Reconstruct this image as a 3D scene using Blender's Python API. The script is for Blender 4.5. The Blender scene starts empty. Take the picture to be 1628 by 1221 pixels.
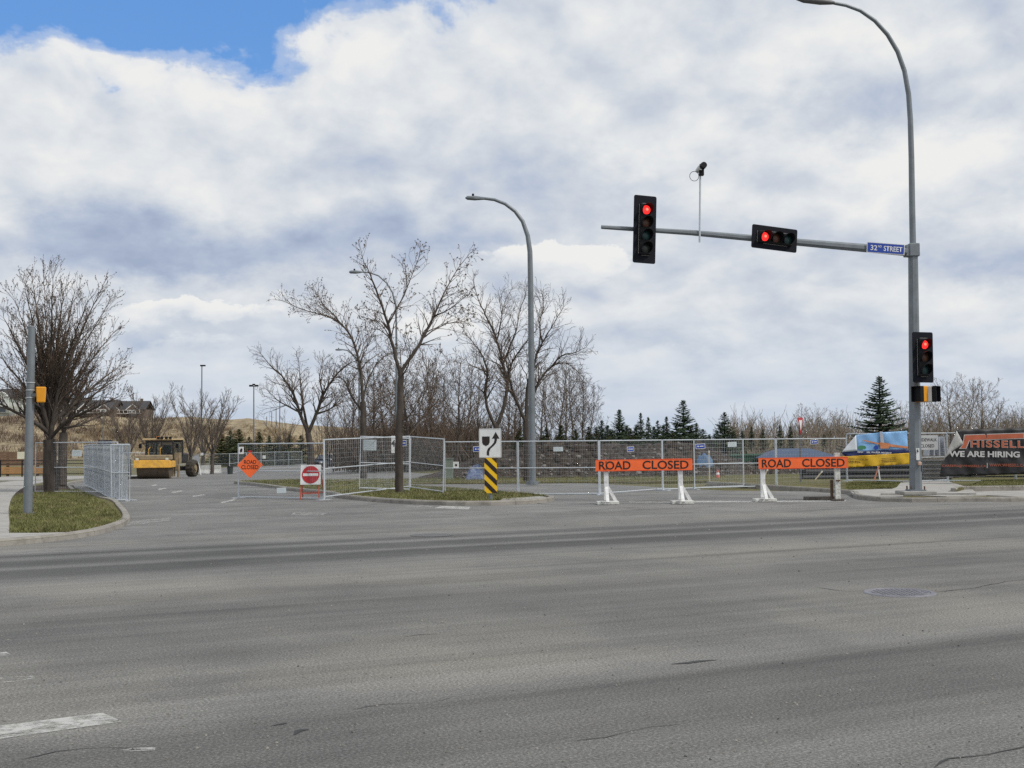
import bpy, bmesh, math, random
import numpy as np
from mathutils import Vector, Matrix

R = math.radians
scene = bpy.context.scene
COL = scene.collection

# ------------------------------------------------------------------ camera
F_PX, HC, HOR = 1900.0, 1.85, 700.0            # focal length (px of a 1628 wide frame), eye height, horizon row
cam_d = bpy.data.cameras.new('camera')
cam = bpy.data.objects.new('camera', cam_d)
COL.objects.link(cam)
cam.location = (0, 0, HC)
PITCH = math.atan((HOR - 610.5) / F_PX)
cam.rotation_euler = (Matrix.Rotation(math.pi / 2 + PITCH, 3, 'X') @ Matrix.Rotation(R(-0.5), 3, 'Z')).to_euler()
cam_d.sensor_width = 36
cam_d.lens = 36 * F_PX / 1628
cam_d.clip_end = 6000
cam_d.clip_start = 0.1
scene.camera = cam
CR = cam.rotation_euler.to_matrix()

# ------------------------------------------------------------------ sky and sun
SUN_EL, SUN_AZ = R(48), R(118)                 # azimuth clockwise from +Y (the view axis): from the right, a little behind
world = bpy.data.worlds.new('World')
scene.world = world
world.use_nodes = True
nt = world.node_tree
nt.nodes.clear()


def N(tree, kind, **kw):
    n = tree.nodes.new(kind)
    for k, v in kw.items():
        if k == 'ins':
            for i, val in v.items():
                n.inputs[i].default_value = val
        else:
            setattr(n, k, v)
    return n


def math_node(tree, op, a, b=None, c=None, clamp=False):
    n = tree.nodes.new('ShaderNodeMath')
    n.operation = op
    n.use_clamp = clamp
    for i, v in enumerate((a, b, c)):
        if v is None:
            continue
        if isinstance(v, (int, float)):
            n.inputs[i].default_value = v
        else:
            tree.links.new(v, n.inputs[i])
    return n.outputs[0]


def ramp(tree, fac, stops, interp='LINEAR'):
    n = tree.nodes.new('ShaderNodeValToRGB')
    cr = n.color_ramp
    cr.interpolation = interp
    while len(cr.elements) < len(stops):
        cr.elements.new(0.5)
    for e, (p, c) in zip(cr.elements, stops):
        e.position = p
        e.color = (c, c, c, 1) if isinstance(c, (int, float)) else (*c, 1)
    tree.links.new(fac, n.inputs[0])
    return n.outputs[0]


def mixc(tree, fac, a, b, blend='MIX'):
    n = tree.nodes.new('ShaderNodeMix')
    n.data_type = 'RGBA'
    n.blend_type = blend
    for i, v in ((0, fac), (6, a), (7, b)):
        if isinstance(v, (int, float)):
            n.inputs[i].default_value = v
        elif isinstance(v, tuple):
            n.inputs[i].default_value = (*v, 1)
        else:
            tree.links.new(v, n.inputs[i])
    return n.outputs[2]


def build_sky():
    L = nt.links.new
    sky = N(nt, 'ShaderNodeTexSky', sky_type='NISHITA', sun_disc=False, sun_elevation=SUN_EL, sun_rotation=SUN_AZ,
            altitude=1000, air_density=1.0, dust_density=0.4, ozone_density=1.0)
    tc = N(nt, 'ShaderNodeTexCoord')
    sep = N(nt, 'ShaderNodeSeparateXYZ')
    L(tc.outputs['Generated'], sep.inputs[0])
    x, y, z = sep.outputs
    az = math_node(nt, 'ARCTAN2', x, y)
    zc = math_node(nt, 'MAXIMUM', z, 0.0)
    # cloud deck coordinates: layers close up towards the horizon
    v = math_node(nt, 'POWER', math_node(nt, 'ADD', zc, 0.012), 0.62)
    v = math_node(nt, 'MULTIPLY', v, 4.6)
    u = math_node(nt, 'MULTIPLY', az, 3.1)

    def density(du, dv):
        comb = N(nt, 'ShaderNodeCombineXYZ')
        L(math_node(nt, 'ADD', u, du), comb.inputs[0])
        L(math_node(nt, 'ADD', v, dv), comb.inputs[1])
        comb.inputs[2].default_value = 3.7
        n1 = N(nt, 'ShaderNodeTexNoise', ins={'Scale': 1.55, 'Detail': 3.0, 'Roughness': 0.45, 'Distortion': 0.25})
        L(comb.outputs[0], n1.inputs['Vector'])
        n2 = N(nt, 'ShaderNodeTexNoise', ins={'Scale': 5.5, 'Detail': 10.0, 'Roughness': 0.53, 'Distortion': 0.25})
        L(comb.outputs[0], n2.inputs['Vector'])
        d = math_node(nt, 'MULTIPLY', n2.outputs[0], 0.42)
        return math_node(nt, 'MULTIPLY_ADD', n1.outputs[0], 0.62, d), n1.outputs[0], n2.outputs[0]

    d0, big, small = density(0, 0)
    d1, _, _ = density(0.03, 0.13)
    # lit tops, shaded flat bases
    sh = math_node(nt, 'SUBTRACT', d0, d1)
    lit = math_node(nt, 'MULTIPLY_ADD', sh, 1.75, 0.69)
    lit = math_node(nt, 'ADD', lit, math_node(nt, 'MULTIPLY_ADD', small, 0.34, -0.17))
    # the larger banks: billowing edges from noise-bent coordinates
    wc = N(nt, 'ShaderNodeCombineXYZ')
    L(math_node(nt, 'MULTIPLY', az, 1.0), wc.inputs[0])
    L(math_node(nt, 'MULTIPLY', zc, 1.7), wc.inputs[1])
    wn = N(nt, 'ShaderNodeTexNoise', ins={'Scale': 10.0, 'Detail': 9.0, 'Roughness': 0.60})
    L(wc.outputs[0], wn.inputs['Vector'])
    ws = N(nt, 'ShaderNodeSeparateXYZ')
    L(wn.outputs['Color'], ws.inputs[0])
    azw = math_node(nt, 'ADD', az, math_node(nt, 'MULTIPLY_ADD', ws.outputs[0], 0.20, -0.10))
    zw = math_node(nt, 'ADD', z, math_node(nt, 'MULTIPLY_ADD', ws.outputs[1], 0.10, -0.05))
    banks = [(240, 405, 400, 62, -.62, 0), (720, 362, 250, 62, -.40, 0), (1310, 212, 150, 60, -.36, 0), (1560, 232, 140, 55, -.22, 0), (1575, 452, 190, 55, -.34, 0),
             (330, 545, 190, 24, -.34, 0), (1100, 556, 280, 26, -.20, 0), (600, 245, 280, 55, -.18, 0), (1000, 298, 170, 45, -.20, 0), (1250, 400, 200, 40, -.14, 0),
             (370, 325, 190, 60, .22, 2), (885, 418, 130, 42, .46, 1), (330, 498, 140, 32, .40, 1), (690, 535, 90, 42, .38, 1), (480, 130, 260, 75, .20, 2), (1255, 150, 120, 55, .22, 2), (1430, 305, 150, 45, .28, 2), (60, 300, 160, 60, .14, 2),
             (930, 245, 120, 50, .20, 2)]
    for px, py, rx, ry, amt, hard in banks:
        a = math_node(nt, 'DIVIDE', math_node(nt, 'SUBTRACT', azw, (px - 814) / 1900), rx / 1900)
        b = math_node(nt, 'DIVIDE', math_node(nt, 'SUBTRACT', zw, (700 - py) / 1900), ry / 1900)
        q = math_node(nt, 'ADD', math_node(nt, 'MULTIPLY', a, a), math_node(nt, 'MULTIPLY', b, b))
        if hard == 0:  # flat, darker base
            b = math_node(nt, 'ADD', math_node(nt, 'MAXIMUM', b, 0.0), math_node(nt, 'MULTIPLY', math_node(nt, 'MINIMUM', b, 0.0), 2.0))
            q = math_node(nt, 'ADD', math_node(nt, 'MULTIPLY', a, a), math_node(nt, 'MULTIPLY', b, b))
        if hard == 1:  # crisp above, melting away below
            k = N(nt, 'ShaderNodeMapRange', interpolation_type='SMOOTHSTEP')
            L(q, k.inputs[0])
            k.inputs[1].default_value, k.inputs[2].default_value, k.inputs[3].default_value, k.inputs[4].default_value = 1.08, 0.72, 0.0, 1.0
            f = math_node(nt, 'MULTIPLY', k.outputs[0], math_node(nt, 'MULTIPLY_ADD', b, 0.60, 0.62, clamp=True))
        else:
            f = math_node(nt, 'POWER', 2.718, math_node(nt, 'MULTIPLY', q, -1.0))
        lit = math_node(nt, 'MULTIPLY_ADD', f, amt, lit)
    lit = math_node(nt, 'ADD', lit, 0.0, clamp=True)
    cloud = ramp(nt, lit, [(0.0, (0.42, 0.50, 0.67)), (0.25, (0.545, 0.625, 0.775)), (0.5, (0.70, 0.755, 0.84)), (0.75, (0.86, 0.895, 0.935)), (1.0, (1.0, 1.0, 0.985))])
    # pale veil low over the horizon
    low = math_node(nt, 'SUBTRACT', 1.0, math_node(nt, 'MULTIPLY', zc, 9.0), clamp=True)
    cloud = mixc(nt, math_node(nt, 'MULTIPLY', low, 0.75), cloud, (0.60, 0.705, 0.86))
    # an opening of clear sky high on the left, ragged edge
    gx = math_node(nt, 'DIVIDE', math_node(nt, 'SUBTRACT', azw, -0.285), 0.37)
    gz_ = math_node(nt, 'DIVIDE', math_node(nt, 'SUBTRACT', zw, 0.402), 0.127)
    g = math_node(nt, 'ADD', math_node(nt, 'MULTIPLY', gx, gx), math_node(nt, 'MULTIPLY', gz_, gz_))
    g = math_node(nt, 'SUBTRACT', 1.0, g)
    # elsewhere in the sky the deck breaks here and there
    g2 = math_node(nt, 'MAXIMUM', g, -0.9)
    cover = math_node(nt, 'MULTIPLY_ADD', g2, -0.62, math_node(nt, 'MULTIPLY_ADD', d0, 2.4, -0.92))
    mask = ramp(nt, cover, [(0.0, 0.0), (0.12, 0.35), (0.26, 0.95), (0.4, 1.0)], 'EASE')
    mask = math_node(nt, 'MAXIMUM', mask, low)
    blue = mixc(nt, 0.55, sky.outputs[0], (0.9, 3.0, 7.4))
    white = N(nt, 'ShaderNodeVectorMath', operation='SCALE')
    L(cloud, white.inputs[0])
    white.inputs['Scale'].default_value = 7.1
    col = mixc(nt, mask, blue, white.outputs[0])
    bg = N(nt, 'ShaderNodeBackground', ins={'Strength': 0.1})
    L(col, bg.inputs[0])
    out = N(nt, 'ShaderNodeOutputWorld')
    L(bg.outputs[0], out.inputs[0])


build_sky()
world.cycles.sampling_method = 'MANUAL'
world.cycles.sample_map_resolution = 512
sun_d = bpy.data.lights.new('sun', 'SUN')
sun_d.energy = 2.1
sun_d.angle = R(8)
sun_d.color = (1.0, 0.95, 0.87)
sun = bpy.data.objects.new('sun', sun_d)
COL.objects.link(sun)
sdir = Vector((math.sin(SUN_AZ) * math.cos(SUN_EL), math.cos(SUN_AZ) * math.cos(SUN_EL), math.sin(SUN_EL)))
sun.rotation_euler = sdir.to_track_quat('Z', 'Y').to_euler()
sun.location = (30, -20, 40)
scene.view_settings.view_transform = 'Standard'
scene.view_settings.look = 'None'
scene.view_settings.exposure = 0.27
scene.view_settings.gamma = 1.0
scene.view_settings.use_curve_mapping = False
scene.cycles.max_bounces = 4
scene.cycles.diffuse_bounces = 2
scene.cycles.use_denoising = False
scene.cycles.transparent_max_bounces = 12


# ------------------------------------------------------------------ geometry helpers
def smooth(a, b, x):
    t = min(1.0, max(0.0, (x - a) / (b - a)))
    return t * t * (3 - 2 * t)


def gz(x, y):
    """height of the ground: level at the junction, falling gently towards the far left"""
    return -min(max(0.0, (y - 50) * 0.0165), 1.0) * smooth(0, 20, -x)


def at(px, py, Y):
    """the point at depth Y that a position in the photograph corresponds to"""
    d = CR @ Vector((px - 814.0, 610.5 - py, -F_PX))
    return Vector((0, 0, HC)) + d * (Y / d.y)


def ground_at(px, py, h=0.0):
    """where the line of sight meets the ground raised by h"""
    d = CR @ Vector((px - 814.0, 610.5 - py, -F_PX))
    z = h
    for _ in range(12):
        k = (z - HC) / d.z
        p = Vector((0, 0, HC)) + d * k
        z = gz(p.x, p.y) + h
    return p


AX = R(26)                                     # the cross street runs 26 degrees off the picture plane
E1 = Vector((math.cos(AX), math.sin(AX), 0))
E2 = Vector((-math.sin(AX), math.cos(AX), 0))


def ST(s, t, h=0.0):
    p = E1 * s + E2 * t
    return Vector((p.x, p.y, gz(p.x, p.y) + h))


def to_st(p):
    return p.x * E1.x + p.y * E1.y, p.x * E2.x + p.y * E2.y


def mesh_np(name, verts, quads=None, tris=None, smooth_shade=False, mat_idx=None):
    me = bpy.data.meshes.new(name)
    verts = np.asarray(verts, dtype=np.float32).reshape(-1, 3)
    nq = 0 if quads is None else len(quads)
    ntr = 0 if tris is None else len(tris)
    me.vertices.add(len(verts))
    me.vertices.foreach_set('co', verts.ravel())
    me.loops.add(nq * 4 + ntr * 3)
    me.polygons.add(nq + ntr)
    idx, starts = [], []
    if nq:
        idx.append(np.asarray(quads, dtype=np.int32).ravel())
        starts.append(np.arange(nq, dtype=np.int32) * 4)
    if ntr:
        idx.append(np.asarray(tris, dtype=np.int32).ravel())
        starts.append(np.arange(ntr, dtype=np.int32) * 3 + nq * 4)
    me.loops.foreach_set('vertex_index', np.concatenate(idx))
    me.polygons.foreach_set('loop_start', np.concatenate(starts))
    if mat_idx is not None:
        me.polygons.foreach_set('material_index', np.asarray(mat_idx, dtype=np.int32))
    if smooth_shade:
        me.polygons.foreach_set('use_smooth', np.ones(nq + ntr, dtype=bool))
    me.update(calc_edges=True)
    return me


def link(name, me, mats, parent=None):
    o = bpy.data.objects.new(name, me)
    COL.objects.link(o)
    if me is not None and len(me.materials) == 0:
        for m in (mats if isinstance(mats, (list, tuple)) else [mats]):
            me.materials.append(m)
    if parent is not None:
        o.parent = parent
    return o


def tag(o, label=None, cat=None, group=None, kind=None):
    if label:
        o['label'] = label
    if cat:
        o['category'] = cat
    if group:
        o['group'] = group
    if kind:
        o['kind'] = kind
    return o


def thing(name, loc, label, cat, rz=0.0, group=None):
    o = bpy.data.objects.new(name, None)
    o.empty_display_size = 0.2
    COL.objects.link(o)
    o.location = loc
    o.rotation_euler = (0, 0, rz)
    return tag(o, label, cat, group)


class MB:
    """collects simple solids into one mesh"""

    def __init__(self):
        self.v, self.f, self.m = [], [], []

    def add(self, verts, faces, mi=0):
        b = len(self.v)
        self.v += [tuple(p) for p in verts]
        self.f += [tuple(b + i for i in fc) for fc in faces]
        self.m += [mi] * len(faces)
        return self

    def box(self, c, s, rot=None, mi=0):
        hx, hy, hz = s[0] / 2, s[1] / 2, s[2] / 2
        vs = [Vector((x, y, z)) for x in (-hx, hx) for y in (-hy, hy) for z in (-hz, hz)]
        if rot is not None:
            vs = [rot @ p for p in vs]
        c = Vector(c)
        return self.add([p + c for p in vs], [(0, 1, 3, 2), (4, 6, 7, 5), (0, 4, 5, 1), (2, 3, 7, 6), (0, 2, 6, 4), (1, 5, 7, 3)], mi)

    def tube(self, pts, rad, n=8, mi=0, cap=True):
        pts = [Vector(p) for p in pts]
        if not isinstance(rad, (list, tuple)):
            rad = [rad] * len(pts)
        rings = []
        ref = None
        for i, p in enumerate(pts):
            a = pts[max(0, i - 1)]
            b = pts[min(len(pts) - 1, i + 1)]
            d = (b - a).normalized()
            if ref is None:
                ref = Vector((0, 0, 1)) if abs(d.z) < 0.9 else Vector((1, 0, 0))
            s = d.cross(ref).normalized()
            ref = s.cross(d).normalized()
            rings.append([p + (s * math.cos(2 * math.pi * (k + .5) / n) + ref * math.sin(2 * math.pi * (k + .5) / n)) * rad[i] for k in range(n)])
        vs = [q for r in rings for q in r]
        fs = []
        for i in range(len(pts) - 1):
            for k in range(n):
                k2 = (k + 1) % n
                fs.append((i * n + k, i * n + k2, (i + 1) * n + k2, (i + 1) * n + k))
        if cap:
            fs.append(tuple(range(n - 1, -1, -1)))
            fs.append(tuple((len(pts) - 1) * n + k for k in range(n)))
        return self.add(vs, fs, mi)

    def prism(self, poly, y0, y1, mi=0):
        """outline in x,z pushed from y0 to y1"""
        n = len(poly)
        vs = [(x, y0, z) for x, z in poly] + [(x, y1, z) for x, z in poly]
        fs = [tuple(range(n)), tuple(range(2 * n - 1, n - 1, -1))]
        fs += [(i, n + i, n + (i + 1) % n, (i + 1) % n) for i in range(n)]
        return self.add(vs, fs, mi)

    def xform(self, mtx):
        self.v = [tuple(mtx @ Vector(p)) for p in self.v]
        return self

    def build(self, name, mats, parent=None, loc=None, sm=False, bevel=0.0):
        me = bpy.data.meshes.new(name)
        me.from_pydata(self.v, [], self.f)
        if any(self.m):
            me.polygons.foreach_set('material_index', np.array(self.m, dtype=np.int32))
        bm = bmesh.new()
        bm.from_mesh(me)
        bmesh.ops.recalc_face_normals(bm, faces=bm.faces)
        if bevel:
            bmesh.ops.bevel(bm, geom=[e for e in bm.edges if e.calc_face_angle(0) > 0.6], offset=bevel, segments=1, affect='EDGES')
        bm.to_mesh(me)
        bm.free()
        if sm:
            me.polygons.foreach_set('use_smooth', np.ones(len(me.polygons), dtype=bool))
            me.set_sharp_from_angle(angle=R(40))
        o = link(name, me, mats, parent)
        if loc is not None:
            o.location = loc
        return o


def rounded(w, h, r, n=4):
    pts = []
    for cx, cz, a0 in ((w / 2 - r, h / 2 - r, 0), (-w / 2 + r, h / 2 - r, 90), (-w / 2 + r, -h / 2 + r, 180), (w / 2 - r, -h / 2 + r, 270)):
        for i in range(n + 1):
            a = R(a0 + 90 * i / n)
            pts.append((cx + r * math.cos(a), cz + r * math.sin(a)))
    return pts


def circle(r, n=24, cx=0, cz=0):
    return [(cx + r * math.cos(2 * math.pi * i / n), cz + r * math.sin(2 * math.pi * i / n)) for i in range(n)]


def lettering(text, width, height, mat, parent, loc, bold=0.0, name='lettering', rot=None, spacing=1.0):
    """flat printed text, front towards -Y, fitted into width x height, centred on loc"""
    cu = bpy.data.curves.new('txt', 'FONT')
    cu.body = text
    cu.offset = bold
    cu.extrude = 0.0
    cu.space_character = spacing
    cu.resolution_u = 4
    o = bpy.data.objects.new('txt', cu)
    COL.objects.link(o)
    dg = bpy.context.evaluated_depsgraph_get()
    me = bpy.data.meshes.new_from_object(o.evaluated_get(dg))
    bpy.data.objects.remove(o)
    bpy.data.curves.remove(cu)
    n = len(me.vertices)
    co = np.zeros(n * 3, dtype=np.float32)
    me.vertices.foreach_get('co', co)
    co = co.reshape(-1, 3)
    lo, hi = co.min(0), co.max(0)
    out = np.zeros_like(co)
    out[:, 0] = ((co[:, 0] - lo[0]) / (hi[0] - lo[0]) - .5) * width
    out[:, 2] = ((co[:, 1] - lo[1]) / (hi[1] - lo[1]) - .5) * height
    me.vertices.foreach_set('co', out.ravel())
    me.materials.clear()
    me.name = name
    o = link(name, me, mat, parent)
    o.location = loc
    if rot is not None:
        o.rotation_euler = rot
    return o


# ------------------------------------------------------------------ materials
MATS = {}


def pmat(name, color, rough=0.6, metal=0.0, var=0.12, scale=3.0, dirt=None, bump=0.0, bump_scale=40.0, spec=0.5, stretch=(1, 1, 1), coords='Object', emit=None):
    """principled material with soft noise wear; dirt = (colour, amount)"""
    if name in MATS:
        return MATS[name]
    m = bpy.data.materials.new(name)
    m.use_nodes = True
    t = m.node_tree
    b = t.nodes['Principled BSDF']
    tc = N(t, 'ShaderNodeTexCoord')
    mp = N(t, 'ShaderNodeMapping')
    mp.inputs['Scale'].default_value = stretch
    if coords == 'World':
        ge = N(t, 'ShaderNodeNewGeometry')
        t.links.new(ge.outputs['Position'], mp.inputs[0])
    else:
        t.links.new(tc.outputs[coords], mp.inputs[0])
    n = N(t, 'ShaderNodeTexNoise', ins={'Scale': scale, 'Detail': 6.0, 'Roughness': 0.6})
    t.links.new(mp.outputs[0], n.inputs['Vector'])
    f = ramp(t, n.outputs[0], [(0.3, 1 - var), (0.7, 1 + var)])
    col = mixc(t, 1.0, color, f, 'MULTIPLY')
    if dirt:
        n2 = N(t, 'ShaderNodeTexNoise', ins={'Scale': scale * 2.3, 'Detail': 8.0, 'Roughness': 0.7})
        t.links.new(mp.outputs[0], n2.inputs['Vector'])
        df = ramp(t, n2.outputs[0], [(0.48, 0.0), (0.72, dirt[1])])
        col = mixc(t, df, col, dirt[0])
    t.links.new(col, b.inputs['Base Color'])
    b.inputs['Roughness'].default_value = rough
    b.inputs['Metallic'].default_value = metal
    b.inputs['Specular IOR Level'].default_value = spec
    if bump:
        n3 = N(t, 'ShaderNodeTexNoise', ins={'Scale': bump_scale, 'Detail': 4.0})
        t.links.new(mp.outputs[0], n3.inputs['Vector'])
        bp = N(t, 'ShaderNodeBump', ins={'Strength': bump, 'Distance': 0.02})
        t.links.new(n3.outputs[0], bp.inputs['Height'])
        t.links.new(bp.outputs[0], b.inputs['Normal'])
    if emit:
        b.inputs['Emission Color'].default_value = (*emit[0], 1)
        b.inputs['Emission Strength'].default_value = emit[1]
    MATS[name] = m
    return m


def asphalt(name, tracks=True, base=(0.140, 0.139, 0.135)):
    m = bpy.data.materials.new(name)
    m.use_nodes = True
    t = m.node_tree
    L = t.links.new
    b = t.nodes['Principled BSDF']
    ge = N(t, 'ShaderNodeNewGeometry')
    mp = N(t, 'ShaderNodeMapping')                # x along the cross street, y across it
    mp.vector_type = 'POINT'
    mp.inputs['Rotation'].default_value = (0, 0, -AX)
    L(ge.outputs['Position'], mp.inputs[0])
    sep = N(t, 'ShaderNodeSeparateXYZ')
    L(mp.outputs[0], sep.inputs[0])
    # long streaks drawn by traffic
    st = N(t, 'ShaderNodeMapping')
    st.inputs['Scale'].default_value = (0.035, 1.1, 1) if tracks else (0.16, 0.5, 1)
    L(mp.outputs[0], st.inputs[0])
    n1 = N(t, 'ShaderNodeTexNoise', ins={'Scale': 1.0, 'Detail': 5.0, 'Roughness': 0.6, 'Distortion': 0.4})
    L(st.outputs[0], n1.inputs['Vector'])
    streak = ramp(t, n1.outputs[0], [(0.32, 0.80), (0.5, 1.0), (0.68, 1.18)])
    fs_ = N(t, 'ShaderNodeMapping')
    fs_.inputs['Scale'].default_value = (0.18, 6.0, 1) if tracks else (0.6, 1.6, 1)
    L(mp.outputs[0], fs_.inputs[0])
    nf = N(t, 'ShaderNodeTexNoise', ins={'Scale': 1.0, 'Detail': 4.0, 'Roughness': 0.65, 'Distortion': 0.3})
    L(fs_.outputs[0], nf.inputs['Vector'])
    streak = mixc(t, 1.0, streak, ramp(t, nf.outputs[0], [(0.3, 0.88), (0.7, 1.12)]), 'MULTIPLY')
    # patches
    n2 = N(t, 'ShaderNodeTexNoise', ins={'Scale': 0.35, 'Detail': 6.0, 'Roughness': 0.62})
    L(mp.outputs[0], n2.inputs['Vector'])
    patch = ramp(t, n2.outputs[0], [(0.32, 0.80), (0.68, 1.20)])
    # aggregate
    n3 = N(t, 'ShaderNodeTexNoise', ins={'Scale': 48.0, 'Detail': 4.0, 'Roughness': 0.8})
    L(mp.outputs[0], n3.inputs['Vector'])
    grain = ramp(t, n3.outputs[0], [(0.30, 0.34), (0.5, 0.95), (0.70, 2.15)])
    col = mixc(t, 1.0, base, streak, 'MULTIPLY')
    col = mixc(t, 1.0, col, patch, 'MULTIPLY')
    if tracks:
        wob = math_node(t, 'MULTIPLY_ADD', n1.outputs[0], 1.3, -0.65)
        sw = N(t, 'ShaderNodeTexNoise', ins={'Scale': 0.09, 'Detail': 2.0})
        L(mp.outputs[0], sw.inputs['Vector'])
        wob = math_node(t, 'ADD', wob, math_node(t, 'MULTIPLY_ADD', sw.outputs[0], 2.4, -1.2))
        tt = math_node(t, 'DIVIDE', math_node(t, 'ADD', sep.outputs[1], math_node(t, 'MULTIPLY', wob, 0.34)), 30.0)
        bands = ramp(t, tt, [(0.0, 1.0), (0.185, 1.08), (0.225, 0.72), (0.258, 0.74), (0.285, 1.12), (0.335, 1.06), (0.39, 0.86), (0.45, 0.80), (0.505, 1.03), (0.585, 1.12),
                             (0.610, 0.58), (0.634, 0.54), (0.646, 1.06), (0.662, 0.52), (0.684, 0.56), (0.698, 1.08), (0.715, 0.54), (0.735, 1.0), (0.775, 1.12), (1.0, 1.0)])
        col = mixc(t, 1.0, col, bands, 'MULTIPLY')
        tan = ramp(t, tt, [(0.0, 0.0), (0.27, 0.1), (0.31, 0.55), (0.36, 0.3), (0.42, 0.05), (0.54, 0.5), (0.60, 0.0), (0.73, 0.0), (0.77, 0.35), (1.0, 0.2)])
        tan = math_node(t, 'MULTIPLY', tan, ramp(t, n2.outputs[0], [(0.4, 0.1), (0.6, 0.7)]))
        col = mixc(t, tan, col, (0.235, 0.212, 0.165))
    # oil spots
    n4 = N(t, 'ShaderNodeTexNoise', ins={'Scale': 0.9, 'Detail': 3.0, 'Roughness': 0.5})
    L(st.outputs[0] if tracks else mp.outputs[0], n4.inputs['Vector'])
    oil = ramp(t, n4.outputs[0], [(0.60, 0.0), (0.72, 0.45)])
    col = mixc(t, oil, col, (0.05, 0.05, 0.05))
    # hairline cracks
    vo = N(t, 'ShaderNodeTexVoronoi', feature='DISTANCE_TO_EDGE', ins={'Scale': 0.16, 'Randomness': 1.0})
    wv = N(t, 'ShaderNodeTexNoise', ins={'Scale': 1.6, 'Detail': 6.0, 'Roughness': 0.7})
    L(mp.outputs[0], wv.inputs['Vector'])
    add = N(t, 'ShaderNodeMix', data_type='VECTOR')
    add.inputs[0].default_value = 0.11
    L(mp.outputs[0], add.inputs[4])
    wv2 = N(t, 'ShaderNodeVectorMath', operation='SCALE')
    L(wv.outputs['Color'], wv2.inputs[0])
    wv2.inputs['Scale'].default_value = 12.0
    L(wv2.outputs[0], add.inputs[5])
    L(add.outputs[1], vo.inputs['Vector'])
    crack = ramp(t, vo.outputs['Distance'], [(0.0, 0.55), (0.0035, 0.0)])
    cm = ramp(t, n2.outputs[0], [(0.5, 0.0), (0.58, 1.0)])
    col = mixc(t, math_node(t, 'MULTIPLY', crack, cm), col, (0.035, 0.035, 0.035))
    col = mixc(t, 1.0, col, grain, 'MULTIPLY')
    L(col, b.inputs['Base Color'])
    b.inputs['Roughness'].default_value = 0.85
    b.inputs['Specular IOR Level'].default_value = 0.3
    bp = N(t, 'ShaderNodeBump', ins={'Strength': 0.5, 'Distance': 0.006})
    L(n3.outputs[0], bp.inputs['Height'])
    L(bp.outputs[0], b.inputs['Normal'])
    return m


def earth(name, c1, c2, c3, scale=0.12, fine=9.0, bump=0.6):
    m = bpy.data.materials.new(name)
    m.use_nodes = True
    t = m.node_tree
    L = t.links.new
    b = t.nodes['Principled BSDF']
    ge = N(t, 'ShaderNodeNewGeometry')
    n1 = N(t, 'ShaderNodeTexNoise', ins={'Scale': scale, 'Detail': 8.0, 'Roughness': 0.62})
    n2 = N(t, 'ShaderNodeTexNoise', ins={'Scale': fine, 'Detail': 6.0, 'Roughness': 0.72})
    L(ge.outputs['Position'], n1.inputs['Vector'])
    L(ge.outputs['Position'], n2.inputs['Vector'])
    col = mixc(t, ramp(t, n1.outputs[0], [(0.38, 0.0), (0.62, 1.0)]), c1, c2)
    col = mixc(t, ramp(t, n2.outputs[0], [(0.45, 0.0), (0.7, 0.75)]), col, c3)
    col = mixc(t, 1.0, col, ramp(t, n2.outputs[0], [(0.25, 0.6), (0.75, 1.4)]), 'MULTIPLY')
    L(col, b.inputs['Base Color'])
    b.inputs['Roughness'].default_value = 0.95
    b.inputs['Specular IOR Level'].default_value = 0.1
    bp = N(t, 'ShaderNodeBump', ins={'Strength': bump, 'Distance': 0.05})
    L(n2.outputs[0], bp.inputs['Height'])
    L(bp.outputs[0], b.inputs['Normal'])
    MATS[name] = m
    return m


M_ASPH = asphalt('asphalt_cross_street')
M_ASPH2 = asphalt('asphalt_side_road', tracks=False, base=(0.160, 0.158, 0.153))
M_FIELD = earth('field', (0.16, 0.135, 0.075), (0.10, 0.105, 0.045), (0.20, 0.17, 0.10))
M_HILL = earth('hill_grass', (0.29, 0.235, 0.15), (0.17, 0.135, 0.09), (0.36, 0.30, 0.205), scale=0.045, fine=0.5)
M_DIRT = earth('dug_soil', (0.034, 0.027, 0.022), (0.056, 0.046, 0.038), (0.080, 0.067, 0.056), scale=0.5, fine=4.0, bump=1.0)
M_MULCH = earth('mulch', (0.05, 0.037, 0.028), (0.075, 0.058, 0.044), (0.11, 0.09, 0.07), scale=0.9, fine=16.0, bump=1.0)
M_TURF = earth('turf', (0.085, 0.090, 0.034), (0.135, 0.12, 0.058), (0.19, 0.165, 0.095), scale=0.6, fine=14.0)
M_CONC = pmat('concrete', (0.33, 0.32, 0.30), 0.9, var=0.14, scale=1.4, dirt=((0.16, 0.15, 0.13), 0.6), bump=0.25, coords='World')
M_KERB = pmat('kerb_concrete', (0.26, 0.245, 0.22), 0.9, var=0.2, scale=1.6, dirt=((0.10, 0.09, 0.075), 0.75), bump=0.3, coords='World')
M_GALV = pmat('galvanised_steel', (0.19, 0.215, 0.235), 0.5, 0.35, var=0.14, scale=2.2, dirt=((0.13, 0.14, 0.15), 0.5))
M_FENCE = pmat('fence_steel', (0.54, 0.58, 0.62), 0.42, 0.3, var=0.1, scale=4)
M_WIRE = pmat('fence_wire', (0.40, 0.44, 0.48), 0.7, 0.0, var=0.1, scale=4)
M_BLACK = pmat('black_plastic', (0.010, 0.010, 0.012), 0.6, var=0.2, spec=0.2)
M_BOARD = pmat('black_aluminium', (0.009, 0.010, 0.016), 0.7, var=0.2, spec=0.15)
M_TRIM = pmat('gap_light', (0.35, 0.33, 0.30), 0.5, var=0.1)  # pale colour standing for light in the signal housing gap
M_RED_LIT = pmat('red_lens_lit', (0.6, 0.01, 0.01), 0.3, emit=((1.0, 0.03, 0.028), 1.05))
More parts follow.
